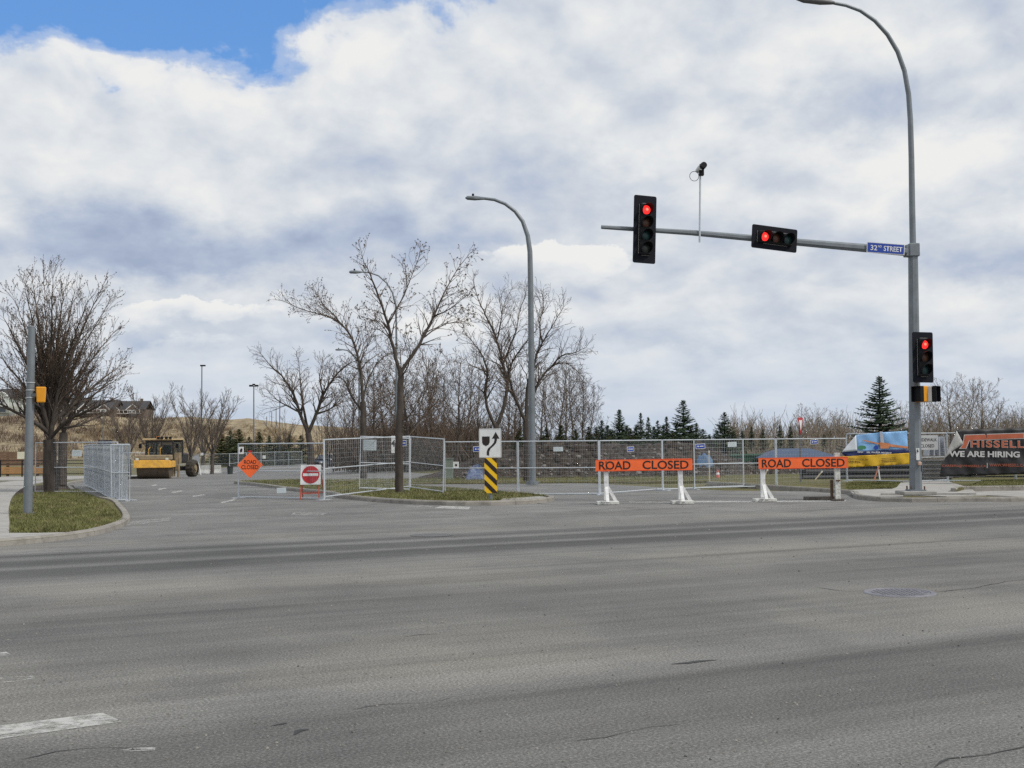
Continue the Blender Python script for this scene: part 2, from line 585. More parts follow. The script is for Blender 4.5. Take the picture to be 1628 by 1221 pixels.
M_RED_HOT = pmat('red_lens_core', (0.8, 0.05, 0.02), 0.3, emit=((1.0, 0.16, 0.09), 1.7))
M_AMB_OFF = pmat('amber_lens_off', (0.09, 0.03, 0.012), 0.35)
M_GRN_OFF = pmat('green_lens_off', (0.012, 0.05, 0.05), 0.35)
M_CLR_OFF = pmat('dark_lens_off', (0.03, 0.035, 0.033), 0.35)
M_SIGBLUE = pmat('sign_blue', (0.012, 0.05, 0.33), 0.45, var=0.06)
M_WHITE = pmat('sign_white', (0.72, 0.73, 0.73), 0.5, var=0.06, dirt=((0.5, 0.5, 0.47), 0.4))
M_GREYBACK = pmat('sheet_aluminium', (0.42, 0.45, 0.47), 0.45, 0.5)
M_YELLOW = pmat('signal_yellow', (0.72, 0.30, 0.012), 0.45, var=0.1)
M_ORANGE = pmat('sign_orange', (0.95, 0.155, 0.032), 0.5, var=0.10, scale=5, dirt=((0.62, 0.15, 0.07), 0.65))
M_LETTER = pmat('letter_black', (0.016, 0.008, 0.008), 0.6)
M_RED = pmat('sign_red', (0.44, 0.016, 0.022), 0.5, var=0.06)
M_WPAINT = pmat('white_painted_timber', (0.70, 0.71, 0.71), 0.6, var=0.1, scale=6, dirt=((0.32, 0.30, 0.27), 0.65))
M_WPAINT2 = pmat('scuffed_white_paint', (0.62, 0.62, 0.59), 0.65, var=0.16, scale=7, dirt=((0.20, 0.17, 0.13), 0.9))
M_RUST = pmat('rusty_steel', (0.10, 0.045, 0.022), 0.85, var=0.3, scale=9)
M_SIGNYEL = pmat('marker_yellow', (0.82, 0.50, 0.006), 0.5, var=0.06)
M_STAND = pmat('orange_stand', (0.46, 0.075, 0.03), 0.55, var=0.2, scale=6)
M_BARK = pmat('bark', (0.078, 0.066, 0.058), 0.95, var=0.35, scale=7, stretch=(1, 1, 0.25), bump=0.8, bump_scale=22, spec=0.1)
M_TWIG = pmat('twig', (0.125, 0.098, 0.080), 0.9, var=0.25, scale=4, spec=0.1)
M_TWIG2 = pmat('grey_twig', (0.15, 0.125, 0.105), 0.9, var=0.25, scale=2, spec=0.1)
M_TWIG3 = pmat('pale_twig', (0.22, 0.185, 0.15), 0.9, var=0.25, scale=2, spec=0.1)
M_BUD = pmat('buds', (0.115, 0.080, 0.055), 0.9, var=0.4, scale=8, spec=0.1)
M_NEEDLE = pmat('spruce_needles', (0.048, 0.072, 0.040), 0.85, var=0.45, scale=1.8, spec=0.2)
M_NEEDLE2 = pmat('olive_needles', (0.055, 0.066, 0.026), 0.85, var=0.45, scale=1.2, spec=0.2)
M_GRASS = pmat('grass_blades', (0.135, 0.145, 0.052), 0.8, var=0.55, scale=1.3, dirt=((0.34, 0.28, 0.16), 0.95), coords='World', spec=0.2)
M_PAINT = None


def worn_paint(name, wear=0.5, scale=5.0):
    m = bpy.data.materials.new(name)
    m.use_nodes = True
    t = m.node_tree
    b = t.nodes['Principled BSDF']
    b.inputs['Base Color'].default_value = (0.50, 0.50, 0.48, 1)
    b.inputs['Roughness'].default_value = 0.8
    ge = N(t, 'ShaderNodeNewGeometry')
    n = N(t, 'ShaderNodeTexNoise', ins={'Scale': scale, 'Detail': 10.0, 'Roughness': 0.78})
    t.links.new(ge.outputs['Position'], n.inputs['Vector'])
    a = ramp(t, n.outputs[0], [(wear - 0.06, 0.0), (wear + 0.10, 0.85)])
    t.links.new(a, b.inputs['Alpha'])
    return m


M_PAINT = worn_paint('worn_road_paint', 0.44)
M_PAINT2 = worn_paint('very_worn_road_paint', 0.53)


# ------------------------------------------------------------------ ground, roads, kerbs
def grid_sheet(name, xs, ys, zf, mat, kind='structure'):
    xs, ys = np.array(xs), np.array(ys)
    X, Y = np.meshgrid(xs, ys)
    Z = np.vectorize(zf)(X, Y)
    nx, ny = len(xs), len(ys)
    i = np.arange((ny - 1) * (nx - 1))
    r, c = i // (nx - 1), i % (nx - 1)
    q = np.stack([r * nx + c, r * nx + c + 1, (r + 1) * nx + c + 1, (r + 1) * nx + c], 1)
    o = link(name, mesh_np(name, np.stack([X, Y, Z], -1), quads=q, smooth_shade=True), mat)
    return tag(o, kind=kind)


xs = [-2500, -900, -400, -220] + list(range(-160, 161, 5)) + [220, 400, 900, 2500]
ys = [-300, -60] + list(range(-20, 200, 5)) + [230, 280, 350, 500, 900, 2000, 4500]
ground = grid_sheet('ground', xs, ys, lambda x, y: gz(x, y) - 0.05, M_FIELD)
tag(ground, 'dry grass ground around the junction', 'ground')

T_FAR = 24.05                                  # far kerb line of the cross street
road = link('road', mesh_np('road', [ST(-140, -30), ST(160, -30), ST(160, T_FAR), ST(-140, T_FAR)], quads=[(0, 1, 2, 3)]), M_ASPH)
tag(road, 'wide grey asphalt cross street with tyre tracks', 'road', kind='structure')


def road_mid(t):
    return 14.3 + 0.0034 * max(0, t - 48) ** 2


def strip(name, ts, left, right, h, mat):
    vs, q = [], []
    n = 9
    for t in ts:
        for k in range(n):
            s = left(t) + (right(t) - left(t)) * k / (n - 1)
            vs.append(ST(s, t, h))
    for i in range(len(ts) - 1):
        for k in range(n - 1):
            q.append((i * n + k, i * n + k + 1, (i + 1) * n + k + 1, (i + 1) * n + k))
    return link(name, mesh_np(name, vs, quads=q, smooth_shade=True), mat)


side = strip('side_road', [T_FAR + 0.001] + [26 + 3 * i for i in range(50)], lambda t: road_mid(t) - 11.5 - 6 * smooth(30, 24, t), lambda t: road_mid(t) + 11.0 + 10 * smooth(36, 24, t), 0.0, M_ASPH2)
tag(side, 'closed asphalt side road curving away to the right', 'road', kind='structure')


def pad(name, poly, h, mat, skirt=0.2, label=None, cat=None, parent=None, dome=0.0):
    """raised slab with a triangulated top following the ground"""
    bm = bmesh.new()
    top = [bm.verts.new((p.x, p.y, gz(p.x, p.y) + h)) for p in poly]
    f = bm.faces.new(top)
    if f.normal.z < 0 or sum((poly[i].x * poly[(i + 1) % len(poly)].y - poly[(i + 1) % len(poly)].x * poly[i].y) for i in range(len(poly))) < 0:
        f.normal_flip()
    bot = [bm.verts.new((v.co.x, v.co.y, v.co.z - h - skirt)) for v in top]
    for i in range(len(top)):
        j = (i + 1) % len(top)
        bm.faces.new((top[i], bot[i], bot[j], top[j]))
    bmesh.ops.triangulate(bm, faces=[f])
    bmesh.ops.recalc_face_normals(bm, faces=bm.faces)
    me = bpy.data.meshes.new(name)
    bm.to_mesh(me)
    bm.free()
    o = link(name, me, mat, parent)
    if label:
        tag(o, label, cat, kind='structure')
    return o


def smooth_path(pts, step=0.5, closed=False):
    """Catmull-Rom through points, resampled"""
    P = [Vector((p.x, p.y, 0)) for p in pts]
    out = []
    n = len(P)
    for i in range(n if closed else n - 1):
        a, b, c, d = (P[(i + k - 1) % n] if closed else P[min(n - 1, max(0, i + k - 1))] for k in range(4))
        m = max(1, int((c - b).length / step))
        for k in range(m):
            u = k / m
            ln = (c - b).length
            m0, m1 = (c - a).normalized() * ln, (d - b).normalized() * ln
            out.append(b * (2 * u ** 3 - 3 * u * u + 1) + m0 * (u ** 3 - 2 * u * u + u) + c * (3 * u * u - 2 * u ** 3) + m1 * (u ** 3 - u * u))
    if not closed:
        out.append(P[-1])
    return out


def kerb(parent, path, h, width=0.17, piece=3.0, out_sign=1):
    """kerb stones about 3 m long with open joints, laid along a path; out_sign picks the road side"""
    seg, acc, start = [], 0.0, 0
    for i in range(1, len(path)):
        acc += (path[i] - path[i - 1]).length
        if acc >= piece or i == len(path) - 1:
            seg.append(path[start:i + 1])
            start, acc = i, 0.0
    rnd = random.Random(5)
    for sg in seg:
        if len(sg) < 2:
            continue
        sg = [p.copy() for p in sg]
        d0 = (sg[1] - sg[0]).normalized()
        d1 = (sg[-1] - sg[-2]).normalized()
        sg[0] += d0 * 0.005
        sg[-1] -= d1 * 0.005
        dz = rnd.uniform(-0.008, 0.012)
        vs, fs = [], []
        m = 6
        for i, p in enumerate(sg):
            d = (sg[min(i + 1, len(sg) - 1)] - sg[max(i - 1, 0)]).normalized()
            nrm = Vector((d.y, -d.x, 0)) * out_sign
            g = gz(p.x, p.y)
            for off, z in ((0.02, -0.1), (0.0, h - 0.03 + dz), (-0.03, h + 0.012 + dz), (-width + 0.02, h + 0.016 + dz), (-width, h + 0.01 + dz), (-width, -0.1)):
                q = p + nrm * off
                vs.append((q.x, q.y, g + z))
        for i in range(len(sg) - 1):
            for k in range(m - 1):
                fs.append((i * m + k, i * m + k + 1, (i + 1) * m + k + 1, (i + 1) * m + k))
        fs.append(tuple(range(m)))
        fs.append(tuple(reversed(range((len(sg) - 1) * m, len(sg) * m))))
        b = MB().add(vs, fs)
        b.build('kerb_stone', M_KERB, parent)


def inside(p, poly):
    c = False
    n = len(poly)
    for i in range(n):
        a, b = poly[i], poly[(i + 1) % n]
        if (a.y > p[1]) != (b.y > p[1]) and p[0] < (b.x - a.x) * (p[1] - a.y) / (b.y - a.y) + a.x:
            c = not c
    return c


def grass_on(poly, n, h, name, label, size=(0.04, 0.09), seed=1, mat=None, thin=None):
    rnd = random.Random(seed)
    x0, x1 = min(p.x for p in poly), max(p.x for p in poly)
    y0, y1 = min(p.y for p in poly), max(p.y for p in poly)
    V = []
    k = 0
    while k < n:
        x, y = rnd.uniform(x0, x1), rnd.uniform(y0, y1)
        if not inside((x, y), poly):
            continue
        k += 1
        if thin and rnd.random() < thin(x, y):
            continue
        z = gz(x, y) + h
        a = rnd.uniform(0, 6.283)
        hh = rnd.uniform(*size)
        w = rnd.uniform(0.006, 0.014)
        lx, ly = rnd.gauss(0, .5) * hh, rnd.gauss(0, .5) * hh
        V += [(x - math.cos(a) * w, y - math.sin(a) * w, z), (x + math.cos(a) * w, y + math.sin(a) * w, z), (x + lx, y + ly, z + hh)]
    tr = np.arange(len(V)).reshape(-1, 3)
    o = link(name, mesh_np(name, V, tris=tr), mat or M_GRASS)
    return tag(o, label, 'grass', kind='stuff')


# --- left corner: pavement, boulevard with kerb
HK = 0.11
corner_px = [(-60, 875), (0, 868.5), (60, 863.5), (110, 858), (150, 851.5), (182, 843), (203, 833), (206, 824), (197, 812), (181, 799)]
corner = smooth_path([ground_at(*p) for p in corner_px] + [ST(4.9, 44), ST(5.3, 52), ST(5.9, 60), ST(7.2, 68), ST(9.5, 77), ST(12.5, 86)], 0.5)
bw = [p + Vector((0, 0, 0)) for p in corner]
left_back = [Vector((x, y, 0)) for x, y in ((-30, 88), (-60, 80), (-60, 22))]
left_poly = bw + left_back
left_pad = pad('verge', left_poly, HK - 0.02, M_TURF, label='left verge raised behind the kerb', cat='verge')
kerb(left_pad, corner, HK, out_sign=1)
grass_px = [(17, 846), (70, 846.5), (118, 845), (160, 838), (192, 829), (194, 822), (170, 802), (140, 785), (120, 779), (60, 783), (26, 788), (17, 808)]
grass_poly = [ground_at(x, y, HK) for x, y in grass_px]
grass_on(grass_poly, 52000, HK - 0.015, 'grass', 'green grass on the left corner island with the steel pole', seed=3, size=(.03, .11), thin=lambda x, y: .8 if math.sin(x * 2.1 + 1.3 * math.sin(y * 1.7)) + math.sin(y * 1.9 + x) > 1.15 else .08)
mulch_poly = [ground_at(x, y, HK) for x, y in ((24, 788), (60, 784), (122, 780), (117, 772), (80, 769), (38, 775), (24, 781))]
mul = pad('mulch_bed', mulch_poly, HK + 0.004, M_MULCH, skirt=0.02, label='dark mulch bed under the big left tree', cat='mulch bed')
# concrete pavement on the left, cast in bays
walk_in = smooth_path([ground_at(x, y, HK) for x, y in ((14, 854), (15, 830), (14, 808), (22, 787), (42, 773), (80, 765), (140, 759.5), (175, 757))], 1.5)
walk = tag(bpy.data.objects.new('pavement', None), 'pale concrete pavement curving behind the left verge', 'pavement', kind='structure')
COL.objects.link(walk)
for i in range(len(walk_in) - 1):
    a, b = walk_in[i], walk_in[i + 1]
    d = (b - a).normalized()
    nl = Vector((-d.y, d.x, 0))
    a2, b2 = a + d * 0.01, b - d * 0.01
    q = [a2, b2, b2 + nl * 2.1, a2 + nl * 2.1]
    pad('paving_bay', q, HK + 0.01, M_CONC, skirt=-0.05, parent=walk)
ramp_px = [(-70, 862), (0, 856.3), (60, 852), (104, 848.6), (103, 846.6), (60, 847.6), (15, 847.6), (-70, 850)]
for i in range(3):
    a, b, c, d = ramp_px[i], ramp_px[i + 1], ramp_px[-2 - i], ramp_px[-1 - i]
    pad('paving_bay', [ground_at(*p, HK) for p in (a, b, c, d)], HK + 0.006, M_CONC, skirt=-0.05, parent=walk)
# paved lot further back on the left
lot = pad('car_park', [Vector((-26, 66, 0)), Vector((-24.5, 88, 0)), Vector((-75, 84, 0)), Vector((-75, 66, 0))], 0.16, M_CONC, skirt=0.0, label='pale paved lot behind the left trees', cat='car park')

# --- middle island
isl_px = [(880, 794), (864, 799.5), (820, 802.5), (740, 804), (660, 802), (590, 797.5), (540, 792), (522, 787)]
isl_l = [ground_at(*p) for p in isl_px]
s0 = to_st(isl_l[-1])
s1 = to_st(ground_at(372, 769))
isl_path = isl_l + [ST(s0[0] - 0.15, s0[1] + 4), ST(*s1), ST(s1[0] + 0.6, s1[1] + 1.2), ST(s1[0] + 2.2, s1[1] + 1.6), ST(s1[0] + 3.8, s1[1] + 0.2)]
isl_r = ST(to_st(isl_l[0])[0] + 0.2, to_st(isl_l[0])[1] + 3)
isl_path += [isl_r]
island_out = smooth_path(isl_path, 0.5, closed=True)
island = pad('traffic_island', island_out, HK - 0.02, M_TURF, label='grassy traffic island with the keep-aside sign', cat='traffic island')
kerb(island, island_out + [island_out[0]], HK, out_sign=-1 if sum(island_out[i].x * island_out[(i + 1) % len(island_out)].y - island_out[(i + 1) % len(island_out)].x * island_out[i].y for i in range(len(island_out))) < 0 else 1)
cen = sum(island_out, Vector()) / len(island_out)
isl_in = [p + (cen - p).normalized() * 0.3 for p in island_out]
grass_on(isl_in, 60000, HK - 0.015, 'grass', 'sparse green grass on the middle traffic island', seed=4, thin=lambda x, y: 0.75 if (math.sin(x * 1.3) + math.sin(y * 0.9 + x) > 0.6 or x < -4.5) else 0.1)
cap_px = [(869, 791.5), (856, 793.2), (826, 795), (796, 796), (800, 793.5), (838, 791.5), (858, 789.5)]
pad('nose_cap', [ground_at(x, y, HK) for x, y in cap_px], HK + 0.022, M_CONC, skirt=-0.1, parent=island)

# --- right corner: pavement bays, second kerb, grass
rc = smooth_path([ST(28.2, 40), ST(27.5, 33.5)] + [ground_at(*p) for p in ((1348, 786), (1362, 793), (1400, 797.5), (1450, 798.5), (1530, 798), (1640, 797))] + [ST(60, T_FAR)], 0.5)
right_poly = [p for p in rc] + [Vector((90, 90, 0)), Vector((20, 95, 0))]
right_pad = pad('verge', right_poly, HK - 0.02, M_TURF, label='right verge behind the kerb under the banners', cat='verge')
kerb(right_pad, rc, HK, out_sign=1)
walk2 = tag(bpy.data.objects.new('pavement', None), 'grey concrete pavement around the traffic signal pole', 'pavement', kind='structure')
COL.objects.link(walk2)
p0 = to_st(ground_at(1470, 795, HK))
for i in range(-1, 14):
    for j in range(3):
        s_ = p0[0] - 1.4 + i * 1.6
        t_ = T_FAR + 0.28 + j * 1.3
        q = [ST(s_ + .008, t_ + .008), ST(s_ + 1.592, t_ + .008), ST(s_ + 1.592, t_ + 1.292), ST(s_ + .008, t_ + 1.292)]
        if all(inside((p.x, p.y), right_poly) for p in q):
            pad('paving_bay', q, HK + 0.008 + 0.003 * ((i * 7 + j * 3) % 3), M_CONC, skirt=-0.05, parent=walk2)
# walkway that leads back under the fence
wk = [ground_at(x, y, 0.2) for x, y in ((1400, 783), (1552, 782.5), (1545, 775), (1520, 768), (1500, 762), (1432, 766), (1426, 773))]
pad('paving_bay', wk, 0.175, M_CONC, skirt=-0.1, parent=walk2)
# raised grass strip with its own kerb in front of the black banner
pad('paving_bay', [ground_at(x, y, HK) for x, y in ((1356, 784.5), (1349, 779), (1400, 777.5), (1436, 777), (1436, 792), (1400, 791.3), (1366, 788))], HK + 0.004, M_CONC, skirt=-0.05, parent=walk2)
gk = smooth_path([ground_at(x, y, 0.15) for x, y in ((1521, 783), (1534, 779.5), (1580, 779), (1700, 777.5))], 0.5)
gpoly = gk + [ground_at(1720, 760, 0.25), ground_at(1560, 764, 0.25), ground_at(1552, 772, 0.2)]
gp = pad('verge', gpoly, 0.24, M_TURF, label='raised grass strip in front of the black banner', cat='verge')
kerb(gp, gk, 0.26, out_sign=1)
grass_on(gpoly, 14000, 0.235, 'grass', 'yellowish grass strip below the black banner', seed=8, size=(0.03, 0.07))
g2 = [ground_at(x, y, 0.13) for x, y in ((1347, 777.5), (1424, 776), (1430, 770), (1438, 765), (1345, 767))]
grass_on(g2, 9000, HK - 0.02, 'grass', 'patchy grass left of the traffic signal pole', seed=9)

# --- grass strip and dug soil bank behind the fence
bank_in = lambda x, y: True
sx = np.linspace(-12, 24, 110)
sy = np.linspace(56, 70, 44)
rb = random.Random(12)
hump = [(rb.uniform(-12, 24), rb.uniform(59, 66), rb.uniform(1.2, 3.2), rb.uniform(-.35, .4)) for _ in range(60)]


def bank_z(x, y):
    e = smooth(-5.5, 0.5, x) * (1 - 0.75 * smooth(9, 13.5, x)) * (1 - smooth(22, 24, x))
    prof = smooth(57.0, 61.5, y) * (1 - smooth(66, 70, y))
    z = 1.36 * prof * e
    for hx, hy, hr, hh in hump:
        d2 = ((x - hx) ** 2 + (y - hy) ** 2) / hr ** 2
        if d2 < 6:
            z += hh * math.exp(-d2) * prof * e
    return gz(x, y) + z - 0.045 + (0.05 * prof * e * (math.sin(x * 5.1 + y * 3) * math.sin(y * 4.3) + math.sin(x * 9.7 - y * 5.2)))


bank = grid_sheet('soil_bank', sx, sy, bank_z, M_DIRT)
tag(bank, 'long bank of dark dug soil behind the fence', 'soil bank')
V, Q = [], []
for _ in range(650):
    x = rb.uniform(-3, 21)
    y = 57.9 + abs(rb.gauss(0, 1.5))
    if y > 66:
        continue
    s = min(0.20, 0.04 + rb.expovariate(26))
    z = bank_z(x, y)
    b = len(V)
    rot = Matrix.Rotation(rb.uniform(0, 3), 3, 'Z') @ Matrix.Rotation(rb.uniform(0, 3), 3, 'X')
    for k in range(8):
        p = rot @ Vector((((k & 1) - .5) * s * rb.uniform(.6, 1.3), ((k >> 1 & 1) - .5) * s * rb.uniform(.6, 1.2), ((k >> 2) - .5) * s * rb.uniform(.5, .9)))
        V.append((x + p.x, y + p.y, z + p.z + s * .15))
    Q += [tuple(b + i for i in f) for f in ((0, 1, 3, 2), (4, 6, 7, 5), (0, 4, 5, 1), (2, 3, 7, 6), (0, 2, 6, 4), (1, 5, 7, 3))]
M_ROCK = pmat('rocks', (0.17, 0.155, 0.14), 0.9, var=0.4, scale=2.5)
rocks = link('rocks', mesh_np('rocks', V, quads=Q), M_ROCK, bank)
tag(rocks, kind='stuff')
V, T3 = [], []
for _ in range(420):
    x, y = rb.uniform(-2, 21), rb.uniform(57.6, 63.5)
    s = rb.uniform(.12, .34) * (1 if x < 12 else .7)
    z = bank_z(x, y)
    if z < .05:
        continue
    b = len(V)
    ring = [(math.cos(a_ * 1.047) * s * rb.uniform(.6, 1.2), math.sin(a_ * 1.047) * s * rb.uniform(.6, 1.2)) for a_ in range(6)]
    V += [(x + p, y + q, z - .08) for p, q in ring] + [(x + p * .6 + rb.gauss(0, .03), y + q * .6, z + s * rb.uniform(.25, .6)) for p, q in ring] + [(x, y, z + s * .65)]
    for a_ in range(6):
        c_ = (a_ + 1) % 6
        T3 += [(b + a_, b + c_, b + 6 + c_), (b + a_, b + 6 + c_, b + 6 + a_), (b + 6 + a_, b + 6 + c_, b + 12)]
clods = link('clods', mesh_np('clods', V, tris=T3), M_DIRT, bank)
tag(clods, kind='stuff')
gs = [Vector((x, y, 0)) for x, y in ((-9, 51.5), (26, 50), (26, 60), (-9, 58.5))]
strip_o = pad('verge', gs, 0.06, M_TURF, label='grass strip at the foot of the soil bank', cat='verge')
grass_on(gs, 30000, 0.055, 'grass', 'thin dry grass at the foot of the soil bank', seed=6, size=(0.04, 0.1), thin=lambda x, y: 0.5)

# --- distant hill on the left
HX = [(-1200, 16), (-400, 13), (-141, 11), (-100, 10.2), (-75, 9.4), (-63, 8.2), (-52, 6.0), (-40, 2.5), (-25, 0.6), (0, 0.0), (200, 0), (1500, 0)]


def hill_z(x, y):
    h = max(0.0, np.interp(x, [a for a, _ in HX], [b for _, b in HX]) - 1.3)
    k = smooth(215, 325, y)
    n = 0.5 * math.sin(x * .11 + 1) * math.sin(y * .05) + 0.35 * math.sin(x * .31 + y * .07) + 0.2 * math.sin(x * .9) * math.sin(y * .21)
    return gz(x, y) - 0.06 + (h + 1.0 + n * min(1, h / 4)) * k * smooth(0, 0.4, h)


hill = grid_sheet('hill', [-1200, -700, -400, -300] + list(range(-240, 30, 3)), list(range(205, 345, 4)) + [380, 500, 900], hill_z, M_HILL)
tag(hill, 'tan grassy hillside on the left horizon', 'hill')


# ------------------------------------------------------------------ road markings
def mark(name, pts, mat, h=0.004):
    o = link(name, mesh_np(name, [(p.x, p.y, gz(p.x, p.y) + h) for p in pts], quads=[(0, 1, 2, 3)] if len(pts) == 4 else None, tris=None if len(pts) == 4 else [(0, 1, 2)]), mat)
    return o


def painted(px, label, mat, group=None):
    o = mark('road_marking', [ground_at(*p) for p in px], mat)
    tag(o, label, 'road marking', group, kind='structure')
    return o


painted([(-60, 1184), (195, 1148), (163, 1134), (-60, 1162)], 'broad worn white crosswalk bar at the lower left', M_PAINT)
painted([(-60, 1094), (-60, 1080), (52, 1075), (58, 1080)], 'faint worn crosswalk bar above the broad one', M_PAINT2)
painted([(-60, 1051), (-60, 1041), (10, 1037), (20, 1042)], 'faint crosswalk remnant at the left frame edge', M_PAINT2)
painted([(195, 1196), (195, 1190), (248, 1189), (246, 1194)], 'small fleck of white paint at the lower left', M_PAINT2)
painted([(200, 836), (208, 829), (272, 823), (270, 828)], 'worn white crosswalk line beside the left kerb', M_PAINT2)
painted([(462, 819), (468, 814), (520, 816), (512, 820)], 'worn white crosswalk scrap before the no-entry sign', M_PAINT2)
painted([(640, 804), (680, 803.5), (690, 806.5), (650, 807)], 'short white dash below the traffic island', M_PAINT2)
painted([(690, 808), (700, 804.5), (748, 806), (745, 810)], 'peeling white paint patch below the traffic island', M_PAINT)
painted([(1000, 800), (1000, 797.5), (1080, 797), (1080, 799.5)], 'worn stop line between the first barricade legs', M_PAINT2)
painted([(1100, 799), (1100, 796.5), (1215, 796), (1215, 798.5)], 'stop line between the two barricades', M_PAINT)
painted([(1235, 798.2), (1235, 796), (1345, 795), (1345, 797.2)], 'stop line under the second barricade', M_PAINT)
for k, (a, b) in enumerate((((240, 774), (248, 771.5)), ((250, 780), (262, 777)), ((272, 785), (288, 781)), ((305, 791), (324, 787)), ((350, 801), (372, 795)))):
    w = 1.6
    painted([(a[0], a[1] - 4 + w), (b[0], b[1] - 1.2), (b[0] + 3, b[1]), (a[0] + 3, a[1] - 2.4 + w)], 'white lane dash on the side road, %s' % ('nearest the roller', 'second from the roller', 'third from the roller', 'fourth from the roller', 'nearest the diamond sign')[k], M_PAINT, 'lane dashes leading to the roller')

# sealed cracks, a painted fence shadow and debris
rd = random.Random(31)


def crack(px, label, w=0.035):
    path = smooth_path([ground_at(*p) for p in px], 0.12)
    vs, q = [], []
    for i, p in enumerate(path):
        d = (path[min(i + 1, len(path) - 1)] - path[max(0, i - 1)]).normalized()
        nn = Vector((-d.y, d.x, 0))
        ww = w * (0.3 + 0.7 * abs(math.sin(i * 0.9) * math.cos(i * .37))) * (0.2 if i in (0, len(path) - 1) else 1)
        j = nn * rd.uniform(-.02, .02)
        vs += [p + j + nn * ww + Vector((0, 0, .004)), p + j - nn * ww + Vector((0, 0, .004))]
    for i in range(len(path) - 1):
        q.append((2 * i, 2 * i + 1, 2 * i + 3, 2 * i + 2))
    o = link('crack', mesh_np('crack', vs, quads=q), pmat('tar', (0.03, 0.03, 0.031), 0.7))
    return tag(o, label, 'crack', kind='structure')


crack([(1478, 1222), (1492, 1211), (1508, 1206), (1545, 1204), (1590, 1194), (1640, 1186)], 'dark crack at the lower right edge', 0.012)
crack([(430, 1154), (448, 1152), (458, 1150)], 'small dark chip in the foreground asphalt', 0.02)
crack([(464, 1169), (474, 1163), (480, 1161), (492, 1160)], 'dark arrow-shaped chip in the foreground asphalt', 0.03)
crack([(1068, 1057), (1090, 1054), (1110, 1051), (1142, 1050)], 'dark sealed scar across the middle asphalt', 0.04)
crack([(840, 798), (868, 802), (905, 803), (950, 800)], 'dark crack by the island nose', 0.03)  # shadow at the fence base, painted on the asphalt as a dark streak

crack([(1295, 934), (1340, 940), (1372, 941)], 'thin dark crack left of the right manhole', 0.012)
crack([(1488, 941), (1540, 936), (1600, 925), (1640, 921)], 'thin dark crack right of the right manhole', 0.012)
crack([(30, 1210), (90, 1196), (170, 1188), (230, 1190)], 'thin crack below the broad crosswalk bar', 0.008)
crack([(640, 1012), (668, 1009), (700, 1008)], 'short hairline crack in the middle foreground', 0.010)
crack([(560, 1130), (610, 1120), (680, 1118), (720, 1108)], 'long hairline crack in the lower middle foreground', 0.006)
crack([(905, 1180), (960, 1172), (1010, 1160), (1090, 1152)], 'long hairline crack left of the lower right corner', 0.006)

# manhole
mh = ground_at(1430, 942.5)
man = thing('manhole', (mh.x, mh.y, 0), 'round iron manhole cover in the right foreground asphalt', 'manhole')
M_IRON = pmat('cast_iron', (0.19, 0.19, 0.215), 0.6, 0.3, var=0.25, scale=6, dirt=((0.16, 0.15, 0.14), 0.5))
rim = MB()
n = 40
for (r0, z0), (r1, z1) in (((.42, .001), (.405, .012)), ((.405, .012), (.36, .012)), ((.36, .012), (.352, .003))):
    vs = [(r * math.cos(2 * math.pi * i / n), r * math.sin(2 * math.pi * i / n), z) for r, z in ((r0, z0), (r1, z1)) for i in range(n)]
    rim.add(vs, [(i, (i + 1) % n, n + (i + 1) % n, n + i) for i in range(n)])
rim.build('rim', M_IRON, man)
cov = MB()
cov.add([(0.348 * math.cos(2 * math.pi * i / n), 0.348 * math.sin(2 * math.pi * i / n), .006) for i in range(n)], [tuple(range(n))])
for i in range(-5, 6):
    for j in range(-5, 6):
        if i * i + j * j < 27:
            cov.box((i * .06, j * .06, .009), (.035, .035, .006))
cov.build('cover', M_IRON, man)
mh2 = ground_at(686, 851)
m2 = thing('manhole', (mh2.x, mh2.y, 0), 'flat dark manhole cover in the far lane below the island', 'manhole')
link('cover', mesh_np('cover', [(0.42 * math.cos(2 * math.pi * i / n), 0.42 * math.sin(2 * math.pi * i / n), .006) for i in range(n)] + [(0, 0, .006)], tris=[(i, (i + 1) % n, n) for i in range(n)]), pmat('dark_iron', (0.10, 0.10, 0.10), 0.7), m2)
# grit lying on the road
V, T3 = [], []
for _ in range(1300):
    px, py = rd.uniform(-20, 1650), 805 + 415 * rd.random() ** 1.2
    p = ground_at(px, py)
    s = rd.uniform(0.004, 0.012) * (1 + p.y / 25)
    b = len(V)
    for k in range(3):
        a = rd.uniform(0, 6.28)
        V.append((p.x + math.cos(a) * s, p.y + math.sin(a) * s, .002))
    V.append((p.x, p.y, .002 + s * .9))
    T3 += [(b, b + 1, b + 3), (b + 1, b + 2, b + 3), (b + 2, b, b + 3)]
grit = link('grit', mesh_np('grit', V, tris=T3), pmat('grit', (0.20, 0.19, 0.17), 0.9, var=0.6, scale=1.5, coords='World'))
tag(grit, 'small loose grit scattered over the asphalt', 'grit', kind='stuff')


# ------------------------------------------------------------------ traffic signal pole with mast arm and lamp
MY = 34.6                                      # depth of the signal pole
mbase = at(1456, 782, MY)
PX = F_PX / MY                                 # photo px per metre at that depth
pole = thing('traffic_signal_pole', mbase, 'tall galvanised pole with mast arm and curved lamp arm at right', 'signal pole')


def rel(o, px, py, Y):
    return at(px, py, Y) - o.location


